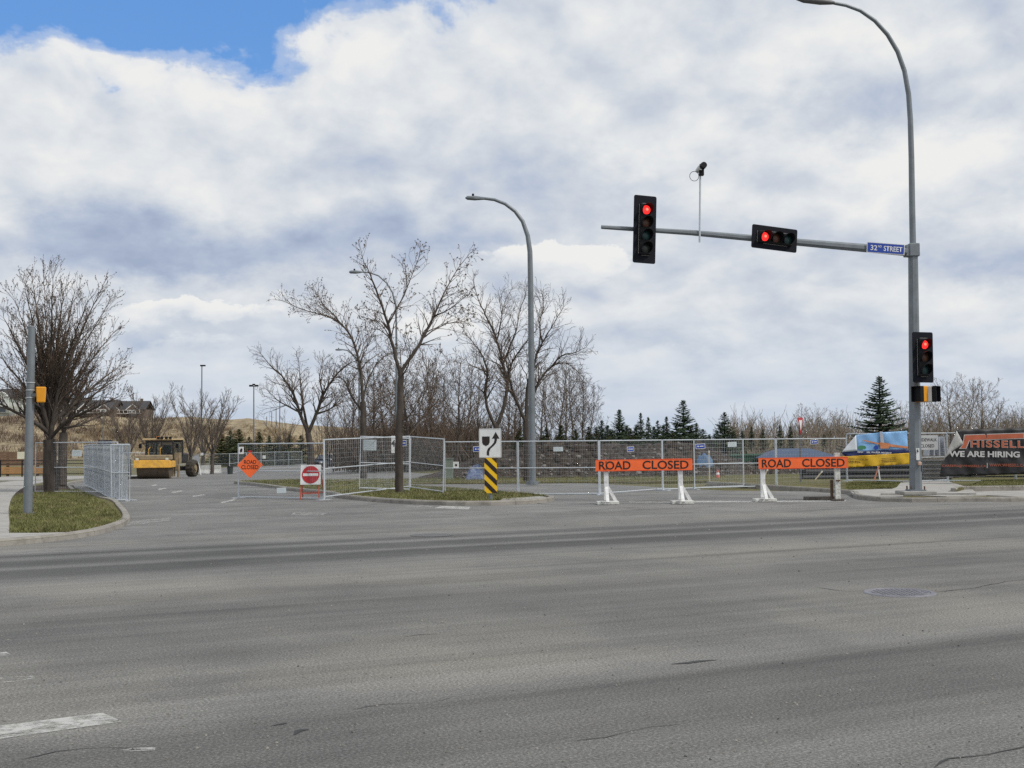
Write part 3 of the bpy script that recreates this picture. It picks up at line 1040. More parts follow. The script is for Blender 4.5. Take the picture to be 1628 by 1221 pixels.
MB().box((0, 0, -0.02), (0.95, 0.8, 0.10)).build('footing', M_CONC, pole, bevel=0.015)
MB().box((0, 0, 0.05), (0.46, 0.46, 0.04)).build('base_plate', M_GALV, pole)
for dx in (-1, 1):
    for dy in (-1, 1):
        MB().tube([(dx * .19, dy * .19, .03), (dx * .19, dy * .19, .17)], .022, 6).build('anchor_bolt', M_RUST, pole)
pm = rel(pole, 1451.5, 398, MY)
MB().tube([(0, 0, .06), pm * 0.5 + Vector((0, 0, 0)), pm + Vector((0, 0, .05))], [.175, .155, .135], 8).build('pole', M_GALV, pole)
MB().box(pm, (.30, .34, .38)).box(pm + Vector((-.19, 0, -.02)), (.12, .28, .34)).build('arm_clamp', M_GALV, pole, bevel=.02)
lamp_px = [(1451.3, 392), (1450, 320), (1449, 250), (1447.3, 190), (1444.5, 150), (1438, 113), (1427, 82), (1411, 55), (1391, 33), (1368, 17), (1345, 8.5), (1326, 5)]
lp = [rel(pole, x, y, MY - 0.0009 * max(0, 1450 - x) * 3) for x, y in lamp_px]
MB().tube(lp, [.095, .09, .085, .08, .075, .07, .066, .062, .058, .054, .05, .048], 10).build('lamp_arm', M_GALV, pole, sm=True)
he = rel(pole, 1326, 4.5, MY - .35)
h2 = rel(pole, 1266, -1.5, MY - .55)
dv = (h2 - he)
MB().tube([he, he + dv * .12, he + dv * .35, he + dv * .8, h2], [.05, .07, .10, .09, .03], 10).build('lamp_head', pmat('lamp_grey', (.10, .10, .105), .5), pole, sm=True)
arm_px = [(1441, 400), (1330, 390.5), (1200, 379), (1100, 370), (956, 361)]
AY = lambda px: MY - 1.3 * (1450 - px) / 495
ar = [rel(pole, x, y, AY(x)) for x, y in arm_px]
MB().tube(ar, [.135, .115, .095, .08, .055], 8).build('mast_arm', M_GALV, pole)
MB().tube([ar[2] + (ar[1] - ar[2]) * -.02, ar[2] + (ar[1] - ar[2]) * .1], .105, 8).build('arm_collar', M_GALV, pole)
MB().box(rel(pole, 1459, 722, MY - .2), (.09, .05, .34)).build('button_sign', M_WHITE, pole)
MB().prism([(-.025, -.05), (.025, -.05), (.0, .05)], -.004, .004).xform(Matrix.Translation(rel(pole, 1459, 716, MY - .24))).build('arrow_print', M_LETTER, pole)
MB().box(rel(pole, 1462, 737, MY - .2), (.10, .09, .11)).build('push_button', pmat('button_pink', (.55, .36, .28), .6), pole, bevel=.02)
MB().box((0.165, -.03, .75), (.02, .16, .32)).build('hand_hole_cover', M_GALV, pole)


# ------------------------------------------------------------------ signal heads
def signal_head(loc, w, lens, label, horizontal=False, yaw=20, tilt=0.0, border=0.15, pitch=0.36, group='signal heads showing red'):
    """lens: materials from top (or left); front faces -Y before the turn"""
    n = len(lens)
    H = pitch * n + 2 * border
    o = thing('traffic_signal', loc, label, 'traffic light', group=group)
    o.rotation_euler = (0, R(tilt), R(yaw))
    bw, bh = (H, w) if horizontal else (w, H)
    MB().prism(rounded(bw, bh, .05), .02, .035).build('backboard', M_BOARD, o)
    hw, hh = (pitch * n, .34) if horizontal else (.34, pitch * n)
    MB().box((0, .06, 0), (hw, .24, hh)).build('housing', M_BLACK, o, bevel=.02)
    # light showing through the gap between board and housing, painted as pale strips
    fr = MB()
    for sx_ in (-1,):
        fr.box((sx_ * (hw / 2 + .012), .012, 0), (.009, .012, hh * .97))
    fr.box((.03, .012, hh / 2 + .014), (hw * .7, .012, .008)).box((.03, .012, -hh / 2 - .014), (hw * .7, .012, .008))
    fr.build('edge_strip', M_TRIM, o)
    for i, m in enumerate(lens):
        off = (i - (n - 1) / 2) * pitch
        c = Vector((off, 0, 0)) if horizontal else Vector((0, 0, -off))
        ls = MB()
        rings = [(.0, -.085), (.055, -.083), (.098, -.075), (.126, -.062)]
        vs = [c + Vector((0, rings[0][1], 0))]
        k = 20
        for r_, y_ in rings[1:]:
            vs += [c + Vector((r_ * math.cos(2 * math.pi * q / k), y_, r_ * math.sin(2 * math.pi * q / k))) for q in range(k)]
        fs = [(0, 1 + q, 1 + (q + 1) % k) for q in range(k)]
        for j in range(2):
            fs += [(1 + j * k + q, 1 + j * k + (q + 1) % k, 1 + (j + 1) * k + (q + 1) % k, 1 + (j + 1) * k + q) for q in range(k)]
        lo = ls.add(vs, fs).build('lens', m, o, sm=True)
        if m is M_RED_LIT:
            tag(lo, 'glowing red lens')
            MB().add([c + Vector((.015 + .04 * math.cos(2 * math.pi * q / 12), -.089, .01 + .04 * math.sin(2 * math.pi * q / 12))) for q in range(12)], [tuple(range(12))]).build('glow_core', M_RED_HOT, lo)
        vz = MB()
        a0, a1 = -48, 228
        k = 18
        vs = []
        for q in range(k + 1):
            a = R(a0 + (a1 - a0) * q / k)
            dep = -.10 - .20 * max(0.15, 0.5 + 0.5 * math.sin(a))
            for r_, y_ in ((.162, -.055), (.166, dep), (.156, dep), (.150, -.055)):
                vs.append(c + Vector((r_ * math.cos(a), y_, r_ * math.sin(a))))
        fs = []
        for q in range(k):
            for j in range(3):
                fs.append((q * 4 + j, q * 4 + j + 1, q * 4 + 4 + j + 1, q * 4 + 4 + j))
        vz.add(vs, fs).build('visor', M_BLACK, o, sm=True)
    return o


LY = AY(1025) - .28
signal_head(at(1025.5, 364.5, LY), .68, [M_RED_LIT, M_AMB_OFF, M_GRN_OFF, M_CLR_OFF], 'four-section vertical signal near the tip of the mast arm', yaw=17, tilt=2.2, border=.235)
signal_head(at(1232, 379, AY(1232) - .28), .67, [M_RED_LIT, M_AMB_OFF, M_GRN_OFF], 'horizontal three-section signal lying along the mast arm', horizontal=True, yaw=17, tilt=4.3, border=.18)
signal_head(at(1468, 568, MY - .42), .66, [M_RED_LIT, M_AMB_OFF, M_GRN_OFF], 'vertical three-section signal low on the right pole', yaw=14, tilt=.4, border=.185)

# street name sign
sn = thing('street_name_sign', at(1408, 395, AY(1408) - .18), 'blue 32nd street name sign on the mast arm', 'street sign')
sn.rotation_euler = (0, R(3.6), R(6))
MB().box((0, 0, 0), (1.13, .02, .31)).build('plate', M_WHITE, sn)
MB().box((0, -.006, 0), (1.09, .02, .27)).build('field', M_SIGBLUE, sn)
lettering('32', .20, .15, M_WHITE, sn, (-.36, -.02, -.005), .012)
lettering('ND', .11, .06, M_WHITE, sn, (-.185, -.02, .045), .012)
lettering('STREET', .56, .15, M_WHITE, sn, (.215, -.02, -.005), .012)

# detector camera on its post
cb = at(1112.3, 385, AY(1112) - .1)
dc = thing('detector_camera', cb, 'small video detector on a thin post above the mast arm', 'camera')
t0 = at(1113.3, 272, AY(1112) - .1) - cb
MB().tube([(0, 0, 0), t0], .028, 8).build('post', M_FENCE, dc)
MB().tube([t0 + Vector((-.07, .12, .03)), t0 + Vector((-.02, -.05, .07)), t0 + Vector((0, -.14, .08))], [.06, .085, .085], 10).build('camera_body', M_WHITE, dc, sm=True)
MB().box(t0 + Vector((.02, -.06, -.04)), (.13, .16, .20)).tube([t0 + Vector((.03, -.02, .1)), t0 + Vector((.07, -.26, .12))], [.10, .09], 10).build('hood', M_BLACK, dc, bevel=0)
lc = [t0 + Vector((-.17 + .13 * math.cos(a), .02, -.14 + .14 * math.sin(a))) for a in [R(40 + i * 24) for i in range(17)]]
MB().tube(lc, .008, 5).build('cable', M_BLACK, dc)

# pedestrian signals at the right pole
for dx, col, lab, yw in ((-.16, M_YELLOW, 'pedestrian signal with yellow side facing left on the right pole', -62), (.24, pmat('grey_housing', (.62, .63, .62), .5), 'pedestrian signal with grey side facing right on the right pole', 50)):
    pc = at(1464.5 if dx < 0 else 1480.5, 626.5, MY - .32)
    ps = thing('pedestrian_signal', pc, lab, 'pedestrian signal')
    ps.rotation_euler = (0, 0, R(yw))
    MB().prism(rounded(.36, .46, .03), -.08, .12).build('housing', col, ps)
    MB().prism(rounded(.34, .44, .03), -.11, -.08).build('face', M_BLACK, ps)
    hood = MB()
    for a_, b_ in (((-.17, 0, .0), (.012, .10, .44)), ((.17, 0, .0), (.012, .10, .44)), ((0, 0, .22), (.34, .10, .012))):
        hood.box(Vector(a_) + Vector((0, -.16, 0)), b_)
    hood.build('hood', M_BLACK, ps)

# ------------------------------------------------------------------ left steel pole with signal seen from behind
lb = ground_at(44, 818, HK)
YL = lb.y
lpo = thing('signal_post', lb, 'grey steel post on the left corner grass', 'post')
ltop = at(50.5, 520, YL) - lb
MB().tube([(0, 0, -.05), (0, 0, .02), ltop * .5, ltop], [.115, .112, .10, .085], 12).build('pole', M_GALV, lpo, sm=True)
MB().tube([ltop, ltop + Vector((0, 0, .03))], [.09, .06], 12).build('cap', M_GALV, lpo)
MB().box((0, 0, .02), (.27, .27, .03)).build('base_plate', M_GALV, lpo)
for k in (.62, .66, .70):
    MB().tube([ltop * k, ltop * k + Vector((0, 0, .02))], .107, 12).build('band', M_FENCE, lpo)
bx = thing('pedestrian_signal', at(60.5, 628, YL), 'yellow signal housing on the left steel post', 'pedestrian signal')
bx.rotation_euler = (0, 0, R(200))
hw = .13
MB().add([(-.17, -.12, -.19), (.03, -.12, -.19), (.03, .14, -.19), (-.17, .14, -.19), (-.19, -.14, .2), (.05, -.14, .2), (.05, .16, .2), (-.19, .16, .2)], [(0, 1, 2, 3), (4, 5, 6, 7), (0, 1, 5, 4), (1, 2, 6, 5), (2, 3, 7, 6), (3, 0, 4, 7)]).build('housing', M_YELLOW, bx, bevel=.02)
MB().box((.09, 0, 0), (.1, .08, .08)).build('bracket', M_GALV, bx)


# ------------------------------------------------------------------ street lamps
def street_lamp(pts, Y, rads, head, label, mat=M_GALV, base=True, cat='street lamp'):
    b = at(pts[0][0], pts[0][1], Y)
    o = thing('street_lamp', b, label, cat)
    P = [at(x, y, Y) - b for x, y in pts]
    MB().tube(P, rads, 10).build('pole', mat, o, sm=True)
    if base:
        MB().tube([(0, 0, 0), (0, 0, .12)], rads[0] * 1.8, 10).build('base_plate', mat, o)
    if head:
        a, c = P[-1], at(head[0], head[1], Y - .25) - b
        d = c - a
        MB().tube([a, a + d * .15, a + d * .5, a + d * .9, c], [rads[-1], .07, .10, .085, .03], 8).build('lamp_head', mat, o, sm=True)
        MB().tube([a + d * .6 + Vector((0, 0, .08)), a + d * .6 + Vector((0, 0, .18))], .05, 8).build('photocell', M_BLACK, o)
    return o


street_lamp([(846.5, 770), (845, 600), (843.5, 450), (842.5, 400), (839, 375), (831, 352), (819, 336), (803, 324), (786, 317.5), (770, 315.5)], 49.5,
            [.15, .13, .115, .105, .095, .085, .075, .07, .065, .06], (740, 314.5), 'tall curved galvanised street lamp behind the middle fence')
street_lamp([(631, 745), (630.5, 600), (630, 510), (629, 485), (624, 465), (615, 450), (602, 438.5), (588, 433.5), (576, 432.5)], 66,
            [.07, .062, .055, .05, .046, .043, .04, .037, .034], (555, 432.5), 'curved street lamp showing through the island tree')
street_lamp([(571, 740), (571, 620), (571, 590), (567, 574), (560, 563), (552, 557), (546, 556)], 118, [.10, .09, .08, .07, .065, .06, .06], (533, 556), 'far curved street lamp left of the island tree')
street_lamp([(163, 742), (164, 690), (164, 612)], 96, [.055, .045, .035], None, 'thin far lamp pole beside the big left tree')
o = street_lamp([(320, 752), (320.5, 690), (321, 582)], 118, [.085, .07, .055], None, 'tall far lamp pole above the roller')
MB().box(Vector((.12, 0, 10.6)), (.5, .2, .14)).build('lamp_head', M_BLACK, o)
o = street_lamp([(404, 735), (403.5, 690), (403.5, 614)], 150, [.10, .085, .07], None, 'far light mast with twin floodlights on a crossbar')
top = at(403.5, 614, 150) - o.location
MB().box(top, (.9, .1, .1)).box(top + Vector((-.35, 0, .06)), (.42, .3, .22)).box(top + Vector((.35, 0, .06)), (.42, .3, .22)).box(top + Vector((0, 0, .2)), (.3, .3, .2)).build('floodlights', M_BLACK, o)
street_lamp([(444, 740), (444.5, 690), (445, 632)], 150, [.08, .07, .055], None, 'plain far pole right of the twin floodlight mast')
for k, (x, yt, w) in enumerate(((424, 662, 'first'), (432, 655, 'second'), (439, 648, 'third'))):
    street_lamp([(x, 690), (x, yt)], 300, [.12, .09], None, 'tiny pole on the hill skyline, %s from the left' % w, base=False)


# ------------------------------------------------------------------ temporary fence panels
PW, PH = 2.9, 1.83


def panel_meshes():
    fr = MB()
    r = .021
    c = [(0, 0, .03), (PW, 0, .03), (PW, 0, PH), (0, 0, PH)]
    fr.tube([c[0] + Vector((0, 0, -.03)) if False else (0, 0, 0), (0, 0, PH)], r, 6).tube([(PW, 0, 0), (PW, 0, PH)], r, 6)
    fr.tube([(r, 0, PH - r), (PW - r, 0, PH - r)], r * .97, 6).tube([(r, 0, .05), (PW - r, 0, .05)], r * .97, 6)
    f = fr.build('frame', M_FENCE)
    mid = MB().tube([(r, 0, PH * .5), (PW - r, 0, PH * .5)], .017, 6).build('rail', M_FENCE)
    V, Q = [], []

    def wire(a, b, w):
        a, b = Vector(a), Vector(b)
        d = (b - a).normalized()
        s1 = Vector((0, 1, 0))
        s2 = d.cross(s1)
        k = len(V)
        for p in (a, b):
            for j in range(3):
                t_ = j * 2.0944
                V.append(p + (s1 * math.cos(t_) + s2 * math.sin(t_)) * w)
        for j in range(3):
            Q.append((k + j, k + (j + 1) % 3, k + 3 + (j + 1) % 3, k + 3 + j))
    nv = 46
    for i in range(1, nv):
        wire((PW * i / nv, 0, .06), (PW * i / nv, 0, PH - .03), .0022)
    for i in range(1, 12):
        if i == 6:
            continue
        wire((.02, .006, .05 + (PH - .07) * i / 12), (PW - .02, .006, .05 + (PH - .07) * i / 12), .0021)
    w = link('wire_mesh', mesh_np('wire_mesh', V, quads=Q), M_WIRE)
    ft = MB().box((0, 0, .012), (.10, .62, .02)).tube([(0, 0, .02), (0, 0, .2)], .028, 6).build('foot', M_FENCE)
    return f, mid, w, ft


PROTO = panel_meshes()
proto_used = []


def fence_panel(a, b, label, lean=0.0, roll=0.0, feet=(True, True), lift=0.0, group='temporary mesh fence panels', fit=True):
    """a, b: ground points of the two lower corners"""
    d = b - a
    o = thing('fence_panel', (a.x, a.y, a.z + lift), label, 'fence panel', group=group)
    L = math.hypot(d.x, d.y)
    o.rotation_euler = (Matrix.Rotation(math.atan2(d.y, d.x), 3, 'Z') @ Matrix.Rotation(-math.atan2(d.z, L) + R(roll), 3, 'Y') @ Matrix.Rotation(R(lean), 3, 'X')).to_euler()
    if fit:
        o.scale = (L / PW, 1, 1)
    for k, p in enumerate(PROTO):
        if k == 3:
            for e, fl in zip((0, PW), feet):
                if fl:
                    c = p.copy()
                    COL.objects.link(c)
                    c.parent = o
                    c.location = (e, 0, 0)
        else:
            c = p.copy()
            COL.objects.link(c)
            c.parent = o
    return o


def gp_(px, Y):
    """ground point at depth Y under photo column px"""
    p = at(px, 700, Y)
    return Vector((p.x, p.y, gz(p.x, p.y)))


P = {}
main = [
    ((379, 40.0), (515, 38.2), 'fence panel holding the orange diamond sign', 0, 0),
    ((516, 37.0), (652, 42.4), 'fence panel right of the no-entry sign', 0, 0),
    ((571, 40.5), (650, 40.9), 'tilted short fence panel just left of the island tree', 0, 0),
    ((651, 42.0), (704, 40.2), 'fence panel leaning right of the island tree', 0, 0),
    ((707, 41.0), (822, 40.4), 'fence panel behind the yellow and black hazard marker', 0, 0),
    ((824, 40.4), (951, 40.0), 'fence panel in front of the tall street lamp', 0, 0),
    ((953, 40.1), (1052, 43.5), 'fence panel behind the left half of the first barricade', 0, 0),
    ((1053, 43.0), (1181, 45.6), 'fence panel between the two barricades', 0, 0),
    ((1103, 43.9), (1232, 45.2), 'overlapping fence panel with blue and white notices between barricades', 0, 0),
    ((1234, 45.0), (1345, 46.6), 'fence panel in front of the blue canopy', 0, 0),
    ((1346, 46.0), (1452, 43.8), 'fence panel holding the blue and yellow banner', 0, .17),
    ((1454, 44.3), (1505, 45.0), 'fence panel holding the sidewalk closed sign', 0, .17),
    ((1506, 44.4), (1612, 43.6), 'fence panel behind the left part of the black banner', 0, .17),
    ((1614, 43.5), (1730, 42.6), 'fence panel behind the right part of the black banner', 0, .17),
]
for (ax, ay_), (bx_, by_), lab, rl, lift in main:
    a, b = gp_(ax, ay_), gp_(bx_, by_)
    on_pad = lab.startswith(('tilted', 'fence panel right of the no', 'fence panel leaning'))
    up = (HK if on_pad else 0) + lift
    a.z += up
    b.z += up
    P[lab] = fence_panel(a, b, lab, roll=2.6 if lab.startswith('tilted') else (2.6 if 'leaning' in lab else (-1.0 if 'right of the no' in lab else 0)), lean=-9 if lab.startswith('tilted') else 0, lift=.13 if lab.startswith('tilted') else (.09 if 'leaning' in lab else 0), feet=(not on_pad, not on_pad))
# left verge panel
a, b = gp_(57, 43.5), gp_(187, 42.5)
a.z += .10
b.z += .10
fence_panel(a, b, 'fence panel standing round the big left tree', feet=(False, True))
# three layers of panels parked along the left kerb
names5 = ('nearest', 'second', 'third', 'fourth', 'farthest')
lay = ('kerb-side', 'second', 'middle', 'fourth', 'road-side')
st0, st1 = ST(5.35, 40.6), ST(6.3, 56.8)
for l in range(5):
    for k in range(5):
        off = E1 * (l * .105) + E2 * (l * -.07 + .35 * (l % 2))
        a = st0.lerp(st1, k / 5) + off
        b = st0.lerp(st1, (k + .985) / 5) + off
        a.z, b.z = gz(a.x, a.y) + (.02 if l else .02), gz(b.x, b.y) + .02
        fence_panel(a, b, '%s panel of the %s layer parked along the left kerb' % (names5[k], lay[l]), feet=(l == 4, l == 4), lean=(l - 2) * .8, group='panels stacked along the left kerb')
a = st0 + E1 * -.03
b = st0 + E1 * .5 + E2 * -.35
fence_panel(a, b, 'narrow end panel closing the stacked panels on the left', feet=(False, True), group='panels stacked along the left kerb')
# distant run beyond the roller
far = [(166, 88), (196, 88), (232, 90), (262, 93), (282, 104), (306, 108), (333, 109), (365, 108), (392, 122), (415, 128), (437, 130), (459, 132), (480, 134)]
far_lab = ('left of the roller', 'just behind the roller drum', 'behind the roller cab', 'behind the roller engine', 'right behind the roller tyres', 'first right of the roller', 'second right of the roller', 'third right of the roller',
           'fourth right of the roller', 'fifth right of the roller', 'sixth right of the roller', 'seventh right of the roller')
for i in range(len(far) - 1):
    a, b = gp_(*far[i]), gp_(*far[i + 1])
    fence_panel(a, b, 'distant fence panel %s' % far_lab[i], feet=(False, False), group='distant fence panels beyond the roller')
for p in PROTO:
    bpy.data.objects.remove(p)


# ------------------------------------------------------------------ notices on the fence
def notice(px, py, w, h, Y, mat, label, yaw=0, tilt=0, mark=None):
    o = thing('notice', at(px, py, Y), label, 'notice')
    o.rotation_euler = (0, R(tilt), R(yaw))
    MB().box((0, 0, 0), (w, .006, h)).build('sheet', mat, o)
    if mark == 'blue':
        MB().box((0, -.004, 0), (w * .9, .006, h * .8)).build('print', M_SIGBLUE, o)
        MB().prism(circle(h * .16, 10, -w * .25, 0), -.011, -.009).build('logo', M_WHITE, o)
        MB().box((w * .12, -.009, .0), (w * .42, .003, h * .16)).build('text_line', M_WHITE, o)
    if mark == 'lines':
        for k in range(4):
            MB().box((-.02, -.004, h * (.3 - .2 * k)), (w * (.75 - .1 * (k % 2)), .003, h * .03)).build('text_line', pmat('grey_print', (.45, .47, .48), .7), o)
    return o


M_PALE = pmat('pale_sheet', (0.55, 0.62, 0.65), .5, var=.08)
notice(588, 707.5, .44, .36, 40.2, M_PALE, 'pale blank sheet on the tilted fence panel', 2, 1, 'lines')
nb = notice(641.5, 704.5, .20, .20, 40.05, M_WHITE, 'blue notice just right of the island tree', 0, 0, 'blue')
nb.location = at(641.5, 704.5, 41.15)
notice(760.5, 714, .34, .18, 40.55, M_WHITE, 'blue notice half hidden by the keep-aside sign', 0, 0, 'blue')
notice(887.5, 714, .32, .15, 40.1, M_PALE, 'pale sheet on the fence beside the tall street lamp', 0, 0, 'lines')
notice(1002.5, 714, .26, .17, 41.7, M_WHITE, 'blue notice above the first barricade', 20, -2, 'blue')
notice(1113.5, 709.5, .36, .19, 43.9, M_WHITE, 'blue notice right of the first barricade', 8, -3, 'blue')
notice(1164, 706.5, .34, .18, 44.4, M_PALE, 'pale sheet between the two barricades', 8, -2, 'lines')
notice(1294.5, 702.5, .33, .17, 45.7, M_WHITE, 'blue notice above the second barricade', 14, -2, 'blue')
notice(122.5, 720.5, .37, .22, 42.7, M_PALE, 'pale sheet on the fence by the big left tree', -8, 1, 'lines')
notice(33.5, 724, .55, .50, 84, pmat('cream_sheet', (.62, .60, .45), .6), 'cream board on the far left beside the steel post', 0, 0)
n4 = notice(628.5, 706.5, .30, .62, 43.2, M_WHITE, 'white sign with a black 4 behind the island tree', 0, 0)
lettering('4', .15, .24, M_LETTER, n4, (-.08, -.008, .04), .02)
pp = thing('notice', at(383.5, 716, 39.8), 'small white pictogram sign at the top of the diamond sign panel', 'notice')
MB().prism(rounded(.17, .24, .01), -.004, .004).build('sheet', M_WHITE, pp)
MB().prism([(-.03, -.07), (.03, -.05), (.045, .02), (.02, .075), (-.02, .05), (-.05, -.01)], -.008, -.005).build('pictogram', M_LETTER, pp)
notice(321, 722, .26, .24, 107, M_WHITE, 'tiny white notice above the far fence', 0, 0)
notice(420, 726.5, .34, .34, 127.5, M_WHITE, 'tiny white notice beside the diamond sign', 0, 0)
notice(447.5, 779.5, .30, .17, 38.7, M_PALE, 'grey plate low on the diamond sign panel', 0, -2, 'lines')

# ------------------------------------------------------------------ orange diamond sign
ds = thing('road_sign', at(397.3, 739.5, 39.55), 'orange diamond road closed sign wired to the fence', 'road sign')
MB().prism([(0, -.425), (.425, 0), (0, .425), (-.425, 0)], -.006, .006).build('plate', M_ORANGE, ds)
MB().prism([(0, .40), (-.08, .46), (0, .49), (.08, .46)], .01, .03).build('hook', M_RED, ds)
lettering('ROAD', .40, .135, M_LETTER, ds, (.01, -.010, .105), .012)
lettering('CLOSED', .56, .135, M_LETTER, ds, (0, -.010, -.065), .012)

# ------------------------------------------------------------------ no-entry sign on a folding stand
YB = ground_at(495, 794).y
nb0 = gp_(495, YB)
ne = thing('road_sign', nb0, 'red and white no-entry sign on an orange folding stand', 'road sign', rz=R(-3))
MB().prism(rounded(.66, .64, .02), -.012, 0).xform(Matrix.Translation((.02, -.18, .80)) @ Matrix.Rotation(R(-8), 4, 'X')).build('plate', M_WHITE, ne)
disc = MB().prism(circle(.285, 36), -.019, -.014)
disc.xform(Matrix.Translation((.02, -.18, .80)) @ Matrix.Rotation(R(-8), 4, 'X')).build('disc', M_RED, ne)
MB().box((0, -.022, 0), (.49, .003, .085)).xform(Matrix.Translation((.02, -.18, .80)) @ Matrix.Rotation(R(-8), 4, 'X')).build('bar', M_WHITE, ne)
for sx_ in (-1, 1):
    MB().tube([(sx_ * .30, -.26, 0), (sx_ * .27, -.10, 1.02)], .022, 4).build('leg', M_STAND, ne)
    MB().tube([(sx_ * .36, .34, 0), (sx_ * .30, -.06, 1.02)], .022, 4).build('leg', M_STAND, ne)
MB().tube([(-.29, -.23, .2), (.29, -.23, .2)], .02, 4).build('rail', M_STAND, ne)
MB().tube([(-.34, .25, .22), (.34, .25, .22)], .02, 4).build('rail', M_STAND, ne)

# ------------------------------------------------------------------ keep-aside sign with hazard marker
kb = ground_at(780, 795, HK)
YK = kb.y
km = F_PX / YK
ks = thing('road_sign', kb, 'pass-right arrow sign above a yellow and black striped marker', 'road sign')
MB().tube([(0, .03, -.05), (0, .03, 2.1)], .03, 8).build('post', M_GALV, ks)
MB().tube([(0, .03, 0), (0, .03, .14)], .06, 8).build('socket', M_GALV, ks)
zc = (at(779.5, 704.5, YK) - kb).z
sw_, sh_ = 35.5 / km, 46 / km
MB().prism(rounded(sw_, sh_, .03), -.012, 0).xform(Matrix.Translation((0, 0, zc))).build('plate', M_WHITE, ks)
u = sw_ / 1.0
bor = MB()
for cx, cz, w_, h_ in ((0, sh_ / 2 - .02, sw_ - .05, .012), (0, -sh_ / 2 + .02, sw_ - .05, .012), (-sw_ / 2 + .02, 0, .012, sh_ - .05), (sw_ / 2 - .02, 0, .012, sh_ - .05)):
    bor.box((cx, -.014, zc + cz), (w_, .003, h_))
bor.build('border', pmat('grey_border', (.5, .5, .5), .6), ks)
shield = [(-.36, .30), (-.02, .30), (-.02, .05), (-.06, -.06), (-.19, -.13), (-.32, -.06), (-.36, .05)]
MB().prism([(x * u, z * u + zc) for x, z in shield], -.017, -.013).build('shield', M_LETTER, ks)
st_ = [(-.10, -.55), (-.10, -.38), (-.04, -.24), (.12, -.10), (.22, .02), (.25, .14), (.25, .22)]
w_ = .052
left_ = [(x - w_, z + .01) for x, z in st_]
right_ = [(x + w_, z - .01) for x, z in st_]
ar_ = MB()
for i in range(len(st_) - 1):
    ar_.prism([(x * u, z * u + zc) for x, z in (left_[i], left_[i + 1], right_[i + 1], right_[i])], -.017, -.013)
ar_.build('arrow_shaft', M_LETTER, ks)
MB().prism([(x * u, z * u + zc) for x, z in ((.08, .20), (.25, .50), (.42, .20))], -.0172, -.0128).build('arrow_head', M_LETTER, ks)
zt = (at(780, 728, YK) - kb).z
zb = (at(780, 784, YK) - kb).z
mw = 20 / km
mk = MB().prism(rounded(mw, zt - zb, .03), -.010, 0).xform(Matrix.Translation((.01, -.02, (zt + zb) / 2))).build('marker_board', M_SIGNYEL, ks)
hw_, zmid = mw / 2, (zt + zb) / 2


def clip_poly(poly, x0, x1, z0, z1):
    for ax_, lim, sg in ((0, x0, 1), (0, x1, -1), (1, z0, 1), (1, z1, -1)):
        out = []
        for i in range(len(poly)):
            a, b = poly[i], poly[(i + 1) % len(poly)]
            ia, ib = (a[ax_] - lim) * sg >= 0, (b[ax_] - lim) * sg >= 0
            if ia:
                out.append(a)
            if ia != ib:
                k = (lim - a[ax_]) / (b[ax_] - a[ax_])
                out.append((a[0] + (b[0] - a[0]) * k, a[1] + (b[1] - a[1]) * k))
        poly = out
        if len(poly) < 3:
            return None
    return poly


per = (zt - zb) / 3.1
for k in range(-2, 6):
    z_ = zt + .02 - k * per
    q = clip_poly([(-hw_ - .1, z_ + .1 * 1.0 + .02), (hw_ + .1, z_ - mw - .1 + .02), (hw_ + .1, z_ - mw - .1 - per * .5 + .02), (-hw_ - .1, z_ + .1 - per * .5 + .02)], -hw_ + .003, hw_ - .003, zb + .004, zt - .004)
    if q:
        MB().prism([(x + .01, z) for x, z in q], -.034, -.031).build('stripe', M_LETTER, ks)


